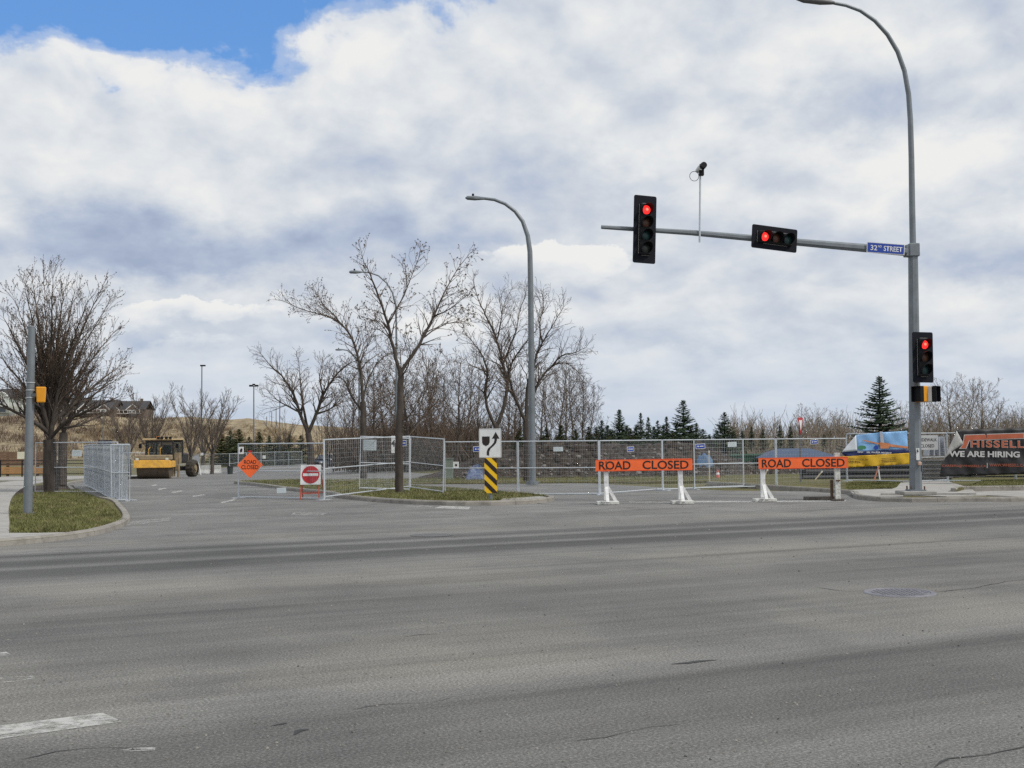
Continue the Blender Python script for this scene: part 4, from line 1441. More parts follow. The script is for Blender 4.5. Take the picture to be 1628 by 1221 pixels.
# ------------------------------------------------------------------ road closed barricades
def barricade(px0, px1, py_top, py_bot, Y, label, legs, rough=False):
    c = at((px0 + px1) / 2, (py_top + py_bot) / 2, Y)
    W = (px1 - px0) * Y / F_PX
    Hh = (py_bot - py_top) * Y / F_PX
    o = thing('barricade', (c.x, c.y, gz(c.x, c.y)), label, 'barricade')
    o.rotation_euler = (0, 0, 0)
    zc_ = c.z - o.location.z
    MB().prism(rounded(W, Hh, .03), -.03, 0).xform(Matrix.Translation((0, 0, zc_)) @ Matrix.Rotation(R(-.35), 4, 'Y')).build('board', M_ORANGE, o)
    edge = MB()
    edge.box((0, -.031, zc_ + Hh / 2 - .012), (W - .05, .004, .012)).box((0, -.031, zc_ - Hh / 2 + .012), (W - .05, .004, .012))
    edge.build('edge_strip', pmat('orange_edge', (.62, .05, .012), .6), o)
    lettering('ROAD', W * .325, Hh * .72, M_LETTER, o, (-W * .302, -.036, zc_ - .003), .014)
    lettering('CLOSED', W * .475, Hh * .72, M_LETTER, o, (W * .222, -.036, zc_ + .003), .014)
    for x, kind in legs:
        for bz in (-.3, .3):
            MB().prism(circle(.018, 8, x, zc_ + bz * Hh), -.045, -.03).build('bolt', M_RUST, o)
        if kind == 'a':
            MB().box((x, .07, (zc_ + Hh * .3) / 2 + .06), (.13, .10, zc_ + Hh * .3 - .12)).build('post', M_WPAINT, o, bevel=.006)
            for sg in (1,):
                br = MB()
                pr = [(sg * .06, .55), (sg * .06, .38), (sg * .22, .09), (sg * .32, .09), (sg * .30, .14)]
                br.prism([(x + a_ * (1 if sg > 0 else .75), z_) for a_, z_ in (pr if sg < 0 else pr[::-1])], .03, .11)
                br.build('brace', M_WPAINT, o)
            MB().box((x, -.24, .28), (.09, .56, .06), Matrix.Rotation(R(48), 3, 'X')).build('brace', M_WPAINT, o)
            MB().box((x + .03, .02, .05), (.62, .5, .09)).build('foot', M_WPAINT2, o, bevel=.01)
        else:
            MB().box((x, .07, (zc_ + Hh * .8) / 2 + .02), (.15, .12, zc_ + Hh * .8)).build('post', M_WPAINT2, o, bevel=.006)
            MB().box((x, .0, .60), (.11, .09, .03)).build('bolt', M_RUST, o)
            MB().box((x - .16, .10, .33), (.08, .05, .56)).build('stake', pmat('dark_brown_wood', (.075, .045, .028), .9), o)
            MB().box((x - .02, .04, .03), (.36, .24, .05)).build('foot', pmat('grimy_iron', (.06, .05, .045), .9), o, bevel=.01)
    return o


YBA = ground_at(1025, 801.5).y
ub = YBA / F_PX
barricade(947, 1100.5, 730, 748.5, YBA, 'orange road closed barricade on two white legs, left of the pair', ((-60 * ub, 'a'), (58 * ub, 'a')))
YBB = ground_at(1275, 797).y
ub = YBB / F_PX
barricade(1206, 1348, 727, 745, YBB, 'orange road closed barricade with one scuffed post, right of the pair', ((-64 * ub, 'a'), (54.5 * ub, 'b')))
sk = thing('timber_sleeper', gp_(1302, ground_at(1302, 795.5).y + .1), 'dark timber block on the road by the second barricade', 'timber', rz=R(4))
MB().box((0, 0, .055), (.95, .22, .11)).build('timber', pmat('old_timber', (.10, .09, .08), .95, var=.3, scale=8), sk, bevel=.01)

# ------------------------------------------------------------------ yield sign
yb = gp_(1273, 47.8)
ysn = thing('road_sign', yb, 'narrow red and white yield sign seen from the side', 'road sign')
ysn.rotation_euler = (0, 0, R(62))
zt_ = (at(1272, 664, 47.8) - yb).z
MB().tube([(0, .03, -.05), (0, .03, zt_ - .05)], .035, 6).build('post', pmat('dark_post', (.13, .14, .15), .6, .3), ysn)
MB().prism([(-.4, zt_), (.4, zt_), (0, zt_ - .70)], -.01, 0).build('plate', M_RED, ysn)
MB().prism([(-.24, zt_ - .1), (.24, zt_ - .1), (0, zt_ - .52)], -.014, -.011).build('inset', M_WHITE, ysn)


# ------------------------------------------------------------------ banners
def cloth(name, pts2d, ox, oz, wave, mat, parent, y=-.04, nx=24, nz=8, seed=0):
    pass


def banner_frame(pl, pr):
    d = pr - pl
    return math.atan2(d.y, d.x)


def px_poly(o, pts, Y):
    """photo outline -> local x,z of a thing facing the camera at depth Y"""
    out = []
    for x, y in pts:
        p = at(x, y, Y) - o.location
        out.append((p.x, p.z))
    return out


def fold_sheet(o, name, pts, Y, mat, off, parent=None, puff=0.034, seed=1):
    """thin tarpaulin with soft waves: outline triangulated and subdivided"""
    poly = px_poly(o, pts, Y)
    bm = bmesh.new()
    vs = [bm.verts.new((x, off, z)) for x, z in poly]
    f = bm.faces.new(vs)
    bmesh.ops.triangulate(bm, faces=[f])
    for _ in range(4):
        bmesh.ops.subdivide_edges(bm, edges=[e for e in bm.edges if e.calc_length() > .14], cuts=1, use_grid_fill=True)
    for v in bm.verts:
        v.co.y += puff * (math.sin(v.co.x * 5.1 + seed) * math.sin(v.co.z * 4.3 + seed * 2) + .5 * math.sin(v.co.x * 11 + v.co.z * 7))
    bmesh.ops.triangulate(bm, faces=bm.faces)
    me = bpy.data.meshes.new(name)
    bm.to_mesh(me)
    bm.free()
    me.polygons.foreach_set('use_smooth', np.ones(len(me.polygons), dtype=bool))
    ob = link(name, me, mat, parent or o)
    md = ob.modifiers.new('thick', 'SOLIDIFY')
    md.thickness = .004
    return ob


def wavy(o, x, z, puff=.02, seed=1):
    return puff * (math.sin(x * 5.1 + seed) * math.sin(z * 4.3 + seed * 2) + .5 * math.sin(x * 11 + z * 7))


YN = 43.3
b1 = thing('banner', at(1400, 712, YN), 'blue, navy and yellow construction banner with a folded corner', 'banner')
M_BSKY = pmat('banner_sky', (.20, .40, .68), .5, var=.3, scale=1.2)
M_BNAVY = pmat('banner_navy', (.012, .022, .11), .5)
M_BYEL = pmat('banner_yellow', (.62, .38, .018), .5, var=.15, scale=2)
M_BBACK = pmat('banner_back', (.62, .66, .72), .6, var=.08)
fold_sheet(b1, 'picture_field', [(1361.5, 691.5), (1399, 687.5), (1442.5, 685), (1443, 714), (1338, 719), (1345, 711)], YN, M_BSKY, 0)
fold_sheet(b1, 'title_band', [(1337, 719), (1443, 714), (1446, 720), (1344, 725.5)], YN, M_BNAVY, -.003)
fold_sheet(b1, 'yellow_band', [(1334, 726), (1446, 720), (1446, 738), (1390, 741), (1334, 744)], YN, M_BYEL, -.004)
fold_sheet(b1, 'folded_corner', [(1360.5, 691.5), (1362.5, 716.5), (1337.5, 719)], YN, M_BBACK, -.035, puff=.01)
M_GIRDER = pmat('printed_orange', (.52, .20, .085), .6, var=.3, scale=4)
for gi, pts in enumerate(([(1371, 699), (1400, 705), (1400, 707.5), (1371, 700.5)], [(1400, 704), (1443, 710), (1443, 713), (1400, 708.5)], [(1398, 686), (1403, 686), (1406, 712), (1400, 712)], [(1398, 703), (1414, 705), (1412, 713), (1399, 713)])):
    MB().prism(px_poly(b1, pts, YN), -.040 - gi * .003, -.036 - gi * .003).build('printed_girder', M_GIRDER if pts[0][1] > 690 else pmat('printed_pale', (.40, .42, .48), .6), b1)
e = px_poly(b1, [(1370, 711.5)], YN)[0]
MB().prism([(e[0] + .15 * math.cos(a), e[1] + .075 * math.sin(a)) for a in [i * .393 for i in range(16)]], -.042, -.037).build('green_logo', pmat('logo_green', (.05, .22, .10), .5), b1)
e2_ = px_poly(b1, [(1392.5, 711.5)], YN)[0]
MB().prism(circle(.08, 14, *e2_), -.042, -.037).build('blue_logo', M_SIGBLUE, b1)
rt = (0, R(2.8), 0)


def bl(text, x0, x1, y, hpx, mat, o=b1, Y=YN, bold=.015, off=-.045, rot=rt, spacing=1.0):
    p0, p1 = at(x0, y, Y), at(x1, y, Y)
    p = (p0 + p1) / 2 - o.location
    lettering(text, p1.x - p0.x, hpx * Y / F_PX, mat, o, (p.x, off, p.z), bold, rot=rot, spacing=spacing)


bl('REGIONAL WATER PROJECT', 1363, 1417, 719.8, 3.6, M_WHITE)
M_BTXT = pmat('banner_print', (.12, .07, .01), .6)
bl('onstruction in', 1345.5, 1379, 729.8, 4.2, M_BTXT, bold=0)
bl('rogress', 1346, 1367, 735, 4.6, M_BTXT)
for k in range(3):
    pa = px_poly(b1, [(1401, 728.5 + k * 2.7), (1424, 727.2 + k * 2.7), (1424, 728.1 + k * 2.7), (1401, 729.4 + k * 2.7)], YN)
    MB().prism(pa, -.045, -.041).build('text_line', M_BTXT, b1)

Y2 = 42.4
b2 = thing('banner', at(1565, 720, Y2), 'black hiring banner with orange lettering and a folded corner', 'banner')
M_BBLK = pmat('banner_black', (.016, .016, .019), .55, var=.3, scale=2)
M_BORG = pmat('banner_orange', (.42, .105, .05), .6, var=.2, scale=3)
M_BGREY = pmat('banner_grey', (.46, .46, .46), .6, var=.15)
fold_sheet(b2, 'sheet', [(1520, 683), (1628, 680), (1700, 678.5), (1700, 752), (1628, 754), (1494.5, 757.5), (1496.5, 738), (1503, 728.5), (1531, 705.5)], Y2, M_BBLK, 0)
fold_sheet(b2, 'folded_corner', [(1520, 684.5), (1531, 705), (1514, 717), (1499, 730.5), (1508, 711)], Y2, pmat('banner_reverse', (.40, .40, .39), .6, var=.12), -.05, puff=.01)
MB().prism(px_poly(b2, [(1532, 691), (1627.5, 688), (1627.5, 697.5), (1541, 700.5), (1535.5, 713.5), (1524, 713.5), (1529.5, 707)], Y2), -.046, -.043).build('logo_outline', M_BGREY, b2)
MB().prism(px_poly(b2, [(1533, 692), (1626.5, 689), (1626.5, 696.5), (1540, 699.7), (1534.5, 712.7), (1526, 712.7), (1531, 706)], Y2), -.050, -.047).build('logo_bar', M_BORG, b2)
r2 = (0, R(1.1), 0)
bl('HISSELL', 1542, 1627.5, 706, 12.0, M_BGREY, b2, Y2, .045, -.046, r2, 1.22)
bl('HISSELL', 1542.6, 1626.9, 706, 11.2, M_BORG, b2, Y2, .028, -.05, r2, 1.25)
bl('WE ARE HIRING', 1508, 1620.5, 722, 9.5, pmat('banner_letter', (.50, .50, .50), .6), b2, Y2, .035, -.05, r2)
bl('CAREERS@WHISSELL.CA', 1497, 1567, 741, 4.6, M_BORG, b2, Y2, .0, -.05, r2)
bl('WWW.WHISSELL.CA', 1572, 1629, 739.4, 4.6, M_BORG, b2, Y2, .0, -.05, r2)
MB().prism(px_poly(b2, [(1568, 736), (1569.2, 736), (1569.2, 744), (1568, 744)], Y2), -.05, -.046).build('divider', M_BGREY, b2)

sc_ = thing('road_sign', at(1475.5, 703.5, 43.4), 'white sidewalk closed sign partly behind the signal pole', 'road sign')
MB().prism(rounded(.72, .53, .02), -.006, .006).build('plate', pmat('sign_greywhite', (.50, .51, .51), .55, var=.08), sc_)
lettering('SIDEWALK', .64, .115, M_LETTER, sc_, (.0, -.010, .10), .012)
lettering('CLOSED', .50, .115, M_LETTER, sc_, (-.03, -.010, -.12), .012)


# ------------------------------------------------------------------ bare trees
class Wood:
    """tapered branch segments and bud faces, split into trunk and crown meshes"""

    def __init__(self, seed):
        self.rnd = random.Random(seed)
        self.seg = []                          # (p, q, r0, r1)
        self.bud = []

    def rv(self):
        g = self.rnd.gauss
        return Vector((g(0, 1), g(0, 1), g(0, 1)))

    def branch(self, p, d, L, r, lvl, c):
        rnd = self.rnd
        n = max(2, int(L / c['step'][min(lvl, len(c['step']) - 1)]))
        st = L / n
        r_end = max(r * .3, c['rmin'])
        pts = [p]
        for i in range(n):
            d = (d + self.rv() * c['wig'] + Vector((0, 0, c['up']))).normalized()
            q = p + d * st
            ra, rb_ = r + (r_end - r) * i / n, r + (r_end - r) * (i + 1) / n
            self.seg.append((p, q, ra, rb_))
            p = q
            pts.append(p)
            if lvl < c['max'] and i >= (1 if n > 3 else 0) and rnd.random() < c['dens']:
                self.child(p, d, L * (1 - .45 * i / n), rb_, lvl, c)
            elif lvl >= c['max'] - 1 and rnd.random() < c['bud']:
                self.add_bud(p)
        if lvl >= c['max'] - 1:
            for _ in range(c.get('tip', 1)):
                if rnd.random() < c['bud']:
                    self.add_bud(p)

    def child(self, p, d, L, r, lvl, c):
        rnd = self.rnd
        ax = d.cross(self.rv()).normalized()
        dd = Matrix.Rotation(R(rnd.uniform(*c['ang'])), 3, ax) @ d
        dd.z += c.get('lift', .1)
        self.branch(p, dd.normalized(), max(.12, L * rnd.uniform(*c['ratio'])), max(c['rmin'], r * c['rr']), lvl + 1, c)

    def limb(self, pts, r0, r1, c, L1, lvl=0, spawn=.25, first=.25, jit=.03):
        """a limb along given points, set with procedural branches"""
        P = [Vector(p) for p in pts]
        dense = []
        n = len(P)
        for i in range(n - 1):
            a, b, cc, d = P[max(0, i - 1)], P[i], P[i + 1], P[min(n - 1, i + 2)]
            m = max(2, int((cc - b).length / .22))
            for k in range(m):
                u = k / m
                dense.append(.5 * ((2 * b) + (cc - a) * u + (2 * a - 5 * b + 4 * cc - d) * u * u + (3 * b - a - 3 * cc + d) * u ** 3) + self.rv() * jit * .3)
        dense.append(P[-1])
        tot = sum((dense[i + 1] - dense[i]).length for i in range(len(dense) - 1))
        acc = nxt = 0
        for i in range(len(dense) - 1):
            a, b = dense[i], dense[i + 1]
            k0, k1 = i / (len(dense) - 1), (i + 1) / (len(dense) - 1)
            ra, rb_ = r0 + (r1 - r0) * k0, r0 + (r1 - r0) * k1
            self.seg.append((a, b, ra, rb_))
            acc += (b - a).length
            while acc > nxt:
                nxt += spawn * self.rnd.uniform(.6, 1.4)
                if k1 >= first:
                    self.child(b, (b - a).normalized(), L1 * (1.15 - .72 * k1), rb_, lvl, c)
        if first > 1:
            return
        d = (dense[-1] - dense[-2]).normalized()
        for _ in range(3):
            self.child(dense[-1], d, L1 * .38, r1, lvl, c)

    def add_bud(self, p):
        s = self.rnd.uniform(.012, .034) * self.bs
        a, b = self.rv().normalized() * s * 1.6, self.rv().normalized() * s * .8
        self.bud.append((p - b * .5, p + a, p + b))

    bs = 1.0

    def meshes(self, name, split=.03):
        out = []
        for thick in (True, False):
            S = [s for s in self.seg if (max(s[2], s[3]) >= split) == thick]
            if not S:
                out.append(None)
                continue
            k = 7 if thick else 3
            A = np.array([s[0][:] for s in S])
            B = np.array([s[1][:] for s in S])
            ra = np.array([s[2] for s in S])
            rb_ = np.array([s[3] for s in S])
            D = B - A
            ln = np.linalg.norm(D, axis=1, keepdims=True) + 1e-9
            D = D / ln
            if thick:
                B = B + D * (rb_[:, None] * .35)
            ref = np.where(np.abs(D[:, 2:3]) > .9, np.array([[1., 0, 0]]), np.array([[0., 0, 1]]))
            U = np.cross(D, ref)
            U /= np.linalg.norm(U, axis=1, keepdims=True) + 1e-9
            W = np.cross(D, U)
            ang = np.arange(k) * 2 * np.pi / k
            ring = U[:, None, :] * np.cos(ang)[None, :, None] + W[:, None, :] * np.sin(ang)[None, :, None]
            V0 = A[:, None, :] + ring * ra[:, None, None]
            V1 = B[:, None, :] + ring * rb_[:, None, None]
            V = np.concatenate([V0, V1], 1).reshape(-1, 3)
            base = (np.arange(len(S)) * 2 * k)[:, None]
            j = np.arange(k)[None, :]
            j2 = (j + 1) % k
            Q = np.stack([base + j, base + k + j, base + k + j2, base + j2], -1).reshape(-1, 4)
            T = None
            mi = None
            if not thick and self.bud:
                Vb = np.array([[p[:] for p in t] for t in self.bud]).reshape(-1, 3)
                T = np.arange(len(Vb)).reshape(-1, 3) + len(V)
                V = np.concatenate([V, Vb])
                mi = np.concatenate([np.zeros(len(Q)), np.ones(len(T))])
            out.append(mesh_np(name + ('_trunk' if thick else '_crown'), V, Q, T, smooth_shade=thick, mat_idx=mi))
        return out


CFG = dict(step=[.3, .17, .12, .10], wig=.14, up=.03, max=3, dens=.72, ang=(22, 56), ratio=(.42, .70), rr=.52, rmin=.0042, bud=.55, lift=.12, tip=1)


def own_mat(o, i, m):
    """a bark colour of this tree's own, the mesh stays shared"""
    if m is not None:
        o.material_slots[i].link = 'OBJECT'
        o.material_slots[i].material = m


def place_tree(name, meshes, loc, label, group=None, rz=0, sc=1.0, bark=None, twig=None, cat='tree'):
    o = thing(name, loc, label, cat, rz, group)
    o.scale = (sc, sc, sc) if isinstance(sc, (int, float)) else sc
    if meshes[0]:
        own_mat(link('trunk', meshes[0], M_BARK, o), 0, bark)
    if meshes[1]:
        cr = link('crown', meshes[1], [M_TWIG, M_BUD], o)
        own_mat(cr, 0, twig)
    return o


def drawn_tree(seed, base_px, Y, limbs, label, cfg, L1, spawn, depth=1.6, split=.03, bs=1.0, h=0.0):
    """limbs follow the picture in x and z; each bends in depth on its own"""
    b = gp_(base_px, Y)
    b.z += h
    w = Wood(seed)
    w.bs = bs
    rnd = random.Random(seed * 7 + 1)
    prev_depth = {}
    for pts, r0, r1, first in limbs:
        yo = rnd.uniform(-depth, depth) if first > -1 else 0
        n = len(pts)
        P3 = []
        for i, (x, y) in enumerate(pts):
            k = i / (n - 1)
            key = (x, y)
            start = prev_depth.get((pts[0][0], pts[0][1]), 0.0)
            dy = start + yo * k ** 1.3
            prev_depth.setdefault(key, dy)
            q = at(x, y, Y + dy) - b
            P3.append(q)
        w.limb(P3, r0, r1, cfg, L1, spawn=spawn, first=first if first >= 0 else 2)
    return place_tree('tree', w.meshes('tree', split), b, label)


# island tree in front of the fence
c2 = dict(CFG, dens=.66, bud=.9, tip=2)
drawn_tree(21, 635, 39.5, [
    ([(635, 781), (634.5, 740), (634, 700), (636, 650), (637, 592)], .145, .10, -2),
    ([(637, 592), (630, 570), (622, 540), (617, 515), (608, 488), (597, 460), (589, 437), (580, 418), (575, 402)], .066, .009, .25),
    ([(617, 515), (630, 492), (642, 470), (652, 445), (662, 420), (670, 402)], .03, .007, .15),
    ([(637, 592), (655, 565), (672, 538), (690, 502), (703, 472), (715, 450), (732, 422), (748, 402)], .066, .009, .25),
    ([(690, 502), (706, 496), (722, 486), (736, 474)], .03, .008, .2),
    ([(622, 540), (612, 522), (598, 510), (575, 504)], .028, .008, .3),
    ([(672, 538), (694, 522), (716, 513), (738, 512)], .03, .008, .2),
    ([(634, 672), (650, 662), (668, 657), (682, 655)], .022, .006, .4),
    ([(637, 600), (648, 585), (652, 560), (648, 535)], .03, .008, .3),
], 'bare tree standing on the traffic island before the fence', c2, 1.6, .115, bs=1.5, h=HK)
# arching tree behind it on the left
drawn_tree(22, 578, 50, [
    ([(578, 762), (578, 715), (577.5, 665), (577, 640)], .16, .125, -2),
    ([(577, 640), (575, 605), (572, 580), (566, 555), (556, 532), (543, 516), (520, 503), (495, 496), (472, 489), (450, 478)], .075, .009, .2),
    ([(543, 516), (525, 495), (512, 482), (505, 466)], .04, .01, .1),
    ([(577, 640), (584, 608), (598, 580), (612, 566), (630, 560)], .05, .009, .2),
    ([(577, 655), (560, 632), (548, 606), (535, 600), (520, 604)], .05, .01, .2),
    ([(572, 580), (580, 555), (590, 535), (600, 520)], .03, .007, .15),
    ([(577, 668), (595, 650), (604, 638)], .03, .01, .3),
], 'bare tree with a long limb arching left', dict(CFG, dens=.74, bud=.85, tip=2), 1.9, .10, bs=1.35)
# smaller spreading tree further left
drawn_tree(23, 494, 60, [
    ([(494, 744), (494, 712), (490, 690)], .19, .15, -2),
    ([(490, 690), (476, 655), (466, 625), (448, 598), (430, 582), (414, 562)], .10, .014, .2),
    ([(490, 690), (482, 645), (477, 605), (474, 572)], .08, .012, .3),
    ([(490, 690), (503, 658), (514, 628), (533, 598), (552, 580), (570, 572)], .10, .014, .2),
    ([(476, 655), (455, 645), (440, 635), (425, 620)], .05, .01, .2),
    ([(514, 628), (508, 600), (512, 578)], .05, .01, .2),
    ([(503, 658), (522, 652), (545, 632)], .05, .01, .3),
], 'bare spreading tree behind the no-entry sign', dict(CFG, rmin=.0055, bud=.5), 2.2, .13)
# trees by the tall lamp
drawn_tree(24, 789, 56, [
    ([(790, 750), (789.5, 710), (789, 680)], .17, .14, -2),
    ([(789, 680), (776, 652), (771, 620), (775, 592), (765, 562), (750, 542), (738, 528)], .09, .014, .3),
    ([(789, 680), (800, 650), (806, 615), (800, 580), (790, 542), (776, 508), (762, 480), (752, 446)], .10, .014, .3),
    ([(800, 580), (812, 548), (822, 520), (826, 495), (836, 470)], .05, .01, .2),
    ([(806, 615), (815, 575), (836, 545), (852, 525)], .06, .012, .3),
    ([(790, 542), (796, 515), (800, 488), (812, 462)], .04, .01, .2),
    ([(775, 592), (760, 585), (745, 578)], .04, .01, .2),
], 'tall forked bare tree left of the curved street lamp', dict(CFG, rmin=.0052, bud=.4), 2.3, .115)
drawn_tree(25, 838, 52, [
    ([(838, 765), (838, 715), (836, 672)], .17, .14, -2),
    ([(836, 672), (822, 640), (812, 610), (806, 580), (795, 555)], .085, .014, .3),
    ([(836, 672), (846, 635), (858, 605), (874, 586), (892, 576), (908, 582), (924, 596)], .085, .012, .3),
    ([(836, 672), (838, 620), (848, 580), (862, 545), (880, 515), (896, 488)], .085, .012, .3),
    ([(874, 586), (892, 566), (915, 560), (932, 552)], .04, .01, .2),
    ([(862, 545), (858, 515), (864, 485), (862, 468)], .04, .01, .2),
], 'bare tree right behind the curved street lamp', dict(CFG, rmin=.0052, bud=.4), 2.2, .115)
# big left tree: many ascending limbs
ends = [(-18, 570), (-10, 535), (6, 480), (24, 462), (40, 438), (52, 424), (70, 432), (84, 424), (102, 436), (118, 452), (140, 458), (160, 436), (172, 470), (180, 510), (190, 556), (192, 585), (190, 610), (-22, 606), (60, 500), (110, 500), (30, 520), (150, 540), (90, 470)]
fl = [([(81, 786), (80, 745), (79, 702)], .26, .23, -2)]
for i, (x, y) in enumerate(ends):
    x, y = 84 + (x - 84) * 1.0, y + 14 + 6 * (i % 3)
    sx0 = 79 + (x - 79) * .08
    m1 = (79 + (x - 79) * .27, 702 + (y - 702) * .40 - 5)
    m2 = (79 + (x - 79) * .64, 702 + (y - 702) * .74)
    fl.append(([(79, 704 - (i % 5) * 7), m1, m2, (x, y)], .058 + .022 * (i % 3), .010, .16))
drawn_tree(26, 80, 43.4, fl, 'big dense bare tree on the left verge', dict(CFG, dens=.74, bud=.95, tip=2, wig=.10, ang=(14, 38), up=.045, lift=.12), 2.2, .165, depth=2.4, bs=1.2, h=HK)
fl = [([(99, 772), (99, 730), (101, 690)], .2, .17, -2)]
for i, (x, y) in enumerate([(60, 560), (95, 530), (130, 520), (160, 560), (178, 600), (185, 650), (140, 600), (110, 580)]):
    fl.append(([(101, 692 - (i % 3) * 6), (101 + (x - 101) * .3, 692 + (y - 692) * .4), (x, y)], .065, .010, .2))
drawn_tree(27, 99, 49.5, fl, 'second bare tree right behind the big left tree', dict(CFG, dens=.7, bud=.6, wig=.10, ang=(14, 38), up=.045, lift=.15), 1.8, .2, depth=2, h=HK)


def vase_tree(seed, H=7.0, spread=2.6, n=9, trunk=1.5, r=.16, c=None):
    w = Wood(seed)
    rnd = w.rnd
    c = c or dict(CFG, rmin=.0085, max=3, bud=.2, ang=(14, 40), step=[.4, .25, .2, .18], dens=.72, up=.05, wig=.11)
    w.limb([Vector((0, 0, -.3)), Vector((.03, 0, trunk * .5)), Vector((0, .03, trunk))], r, r * .85, c, .5, first=2)
    for i in range(n):
        a = 2 * math.pi * i / n + rnd.uniform(-.3, .3)
        k = rnd.uniform(.45, 1.05)
        tip = Vector((math.cos(a) * spread * k, math.sin(a) * spread * k, H * rnd.uniform(.78, 1.0) * (1.08 - .25 * k)))
        m1 = Vector((tip.x * .25, tip.y * .25, trunk + (tip.z - trunk) * .3))
        m2 = Vector((tip.x * .6, tip.y * .6, trunk + (tip.z - trunk) * .66))
        w.limb([Vector((0, 0, trunk - .1 * (i % 3))), m1, m2, tip], r * .36, .012, c, H * .27, spawn=.22, first=.2)
    return w.meshes('vase_tree', .05)


def upright_tree(seed, H=9.0, w_=1.6, r=.10, c=None, lean=0.0, n=26):
    w = Wood(seed)
    rnd = w.rnd
    c = c or dict(CFG, rmin=.0085, max=3, bud=.1, ang=(18, 48), step=[.5, .30, .24, .2], dens=.66, up=.04, lift=.15)
    top = Vector((lean, rnd.uniform(-.4, .4), H))
    w.limb([Vector((0, 0, -.3)), top * .35 + Vector((rnd.uniform(-.2, .2), 0, 0)), top * .7 + Vector((rnd.uniform(-.25, .25), 0, 0)), top], r, .015, c, H * .17, spawn=.3, first=.3)
    for i in range(n):
        k = .22 + .7 * i / n
        a = i * 2.4 + rnd.uniform(-.4, .4)
        L = w_ * (1.15 - k * .75) * rnd.uniform(.7, 1.25)
        p = top * k
        tip = p + Vector((math.cos(a) * L, math.sin(a) * L, L * rnd.uniform(1.0, 1.7)))
        mid = p + Vector((math.cos(a) * L * .6, math.sin(a) * L * .6, L * .55))
        w.limb([p, mid, tip], r * (1 - k) * .28 + .012, .010, c, H * .16, spawn=.26, first=.15)
    return w.meshes('upright_tree', .06)


V1, V2 = vase_tree(41), vase_tree(42, 7.4, 3.0, 11)
V3 = vase_tree(43, 6.2, 2.4, 8, trunk=1.2)
U1, U2, U3 = upright_tree(51), upright_tree(52, 8.5, 2.0, lean=.7), upright_tree(53, 9.5, 1.5, n=30)
U4 = upright_tree(54, 8, 2.6, r=.13, n=30, lean=-.5)


def put(mesh, px, Y, top_y, H, label, group=None, rz=None, twig=None, name='tree', wide=1.0, bark=None):
    """stand a copy at column px and depth Y so that its top reaches row top_y"""
    b = gp_(px, Y)
    h = at(px, top_y, Y).z - b.z
    s = h / H
    o = place_tree(name, mesh, b, label, group, rz if rz is not None else (px * 1.7) % 6.28, (s * wide, s * wide, s), twig=twig, bark=bark)
    o.rotation_euler.x = math.sin(px * 3.1) * .07
    o.rotation_euler.y = math.sin(px * 1.9 + 1) * .09
    return o


M_BARK2 = pmat('grey_bark', (0.10, 0.088, 0.078), 0.95, var=0.3, scale=4, stretch=(1, 1, .3), spec=.1)
put(V1, 207, 96, 622, 7.0, 'bare vase-shaped tree left of the roller cab', twig=M_TWIG2, bark=M_BARK2)
put(V2, 241, 99, 607, 7.4, 'bare vase-shaped tree right above the roller', twig=M_TWIG2, bark=M_BARK2)
put(V3, 304, 106, 618, 6.2, 'pale bare tree just right of the roller', twig=M_TWIG2, bark=M_BARK2)
put(V1, 337, 108, 609, 7.0, 'bare tree behind the far fence, right of the roller', rz=2.2, twig=M_TWIG2, bark=M_BARK2)
put(V3, 322, 116, 625, 6.2, 'bare tree furthest back beside the tall lamp pole', rz=4, twig=M_TWIG2, bark=M_BARK2)
put(V3, 455, 150, 655, 6.2, 'small bare tree left of the spreading tree trunk', rz=1, twig=M_TWIG2, bark=M_BARK2)
put(V3, 535, 128, 640, 6.2, 'bare tree beside the parked dark car', rz=3, twig=M_TWIG2, bark=M_BARK2)
put(U4, 515, 150, 640, 8, 'bare tree behind the parked dark car', twig=M_TWIG2, bark=M_BARK2)
# thicket behind the fence, middle
th = [(562, 92, 600, U4, 1), (598, 84, 585, U4, 0), (612, 100, 610, U2, 1), (648, 78, 560, U4, 0), (668, 92, 575, U2, 0), (690, 84, 560, U1, 0), (702, 100, 590, U3, 1), (722, 74, 575, U4, 0), (742, 90, 590, U2, 1), (758, 105, 600, U1, 1), (818, 96, 585, U1, 1), (828, 78, 600, U2, 0),
      (858, 95, 590, U3, 1), (872, 84, 588, U1, 1), (888, 100, 575, U3, 1), (902, 90, 590, U2, 1), (912, 104, 582, U1, 1), (926, 92, 600, U3, 1), (938, 108, 618, U2, 1), (804, 110, 610, U4, 1), (632, 110, 600, U4, 1), (676, 116, 605, U4, 1)]
HU = {id(U1): 9, id(U2): 8.5, id(U3): 9.5, id(U4): 8}
ORD = ('first', 'second', 'third', 'fourth', 'fifth', 'sixth', 'seventh', 'eighth', 'ninth', 'tenth', 'eleventh', 'twelfth', 'thirteenth', 'fourteenth', 'fifteenth', 'sixteenth', 'seventeenth', 'eighteenth', 'nineteenth', 'twentieth', 'twenty-first', 'twenty-second')
for i, (px, Y, ty, u, g) in enumerate(sorted(th, key=lambda e: e[0])):
    put(u, px, Y, ty, HU[id(u)], 'bare tree in the thicket behind the soil bank, %s from the left' % ORD[i], 'thicket trees behind the soil bank', wide=1.15, twig=M_TWIG2 if g else None, bark=M_BARK2 if g else None)
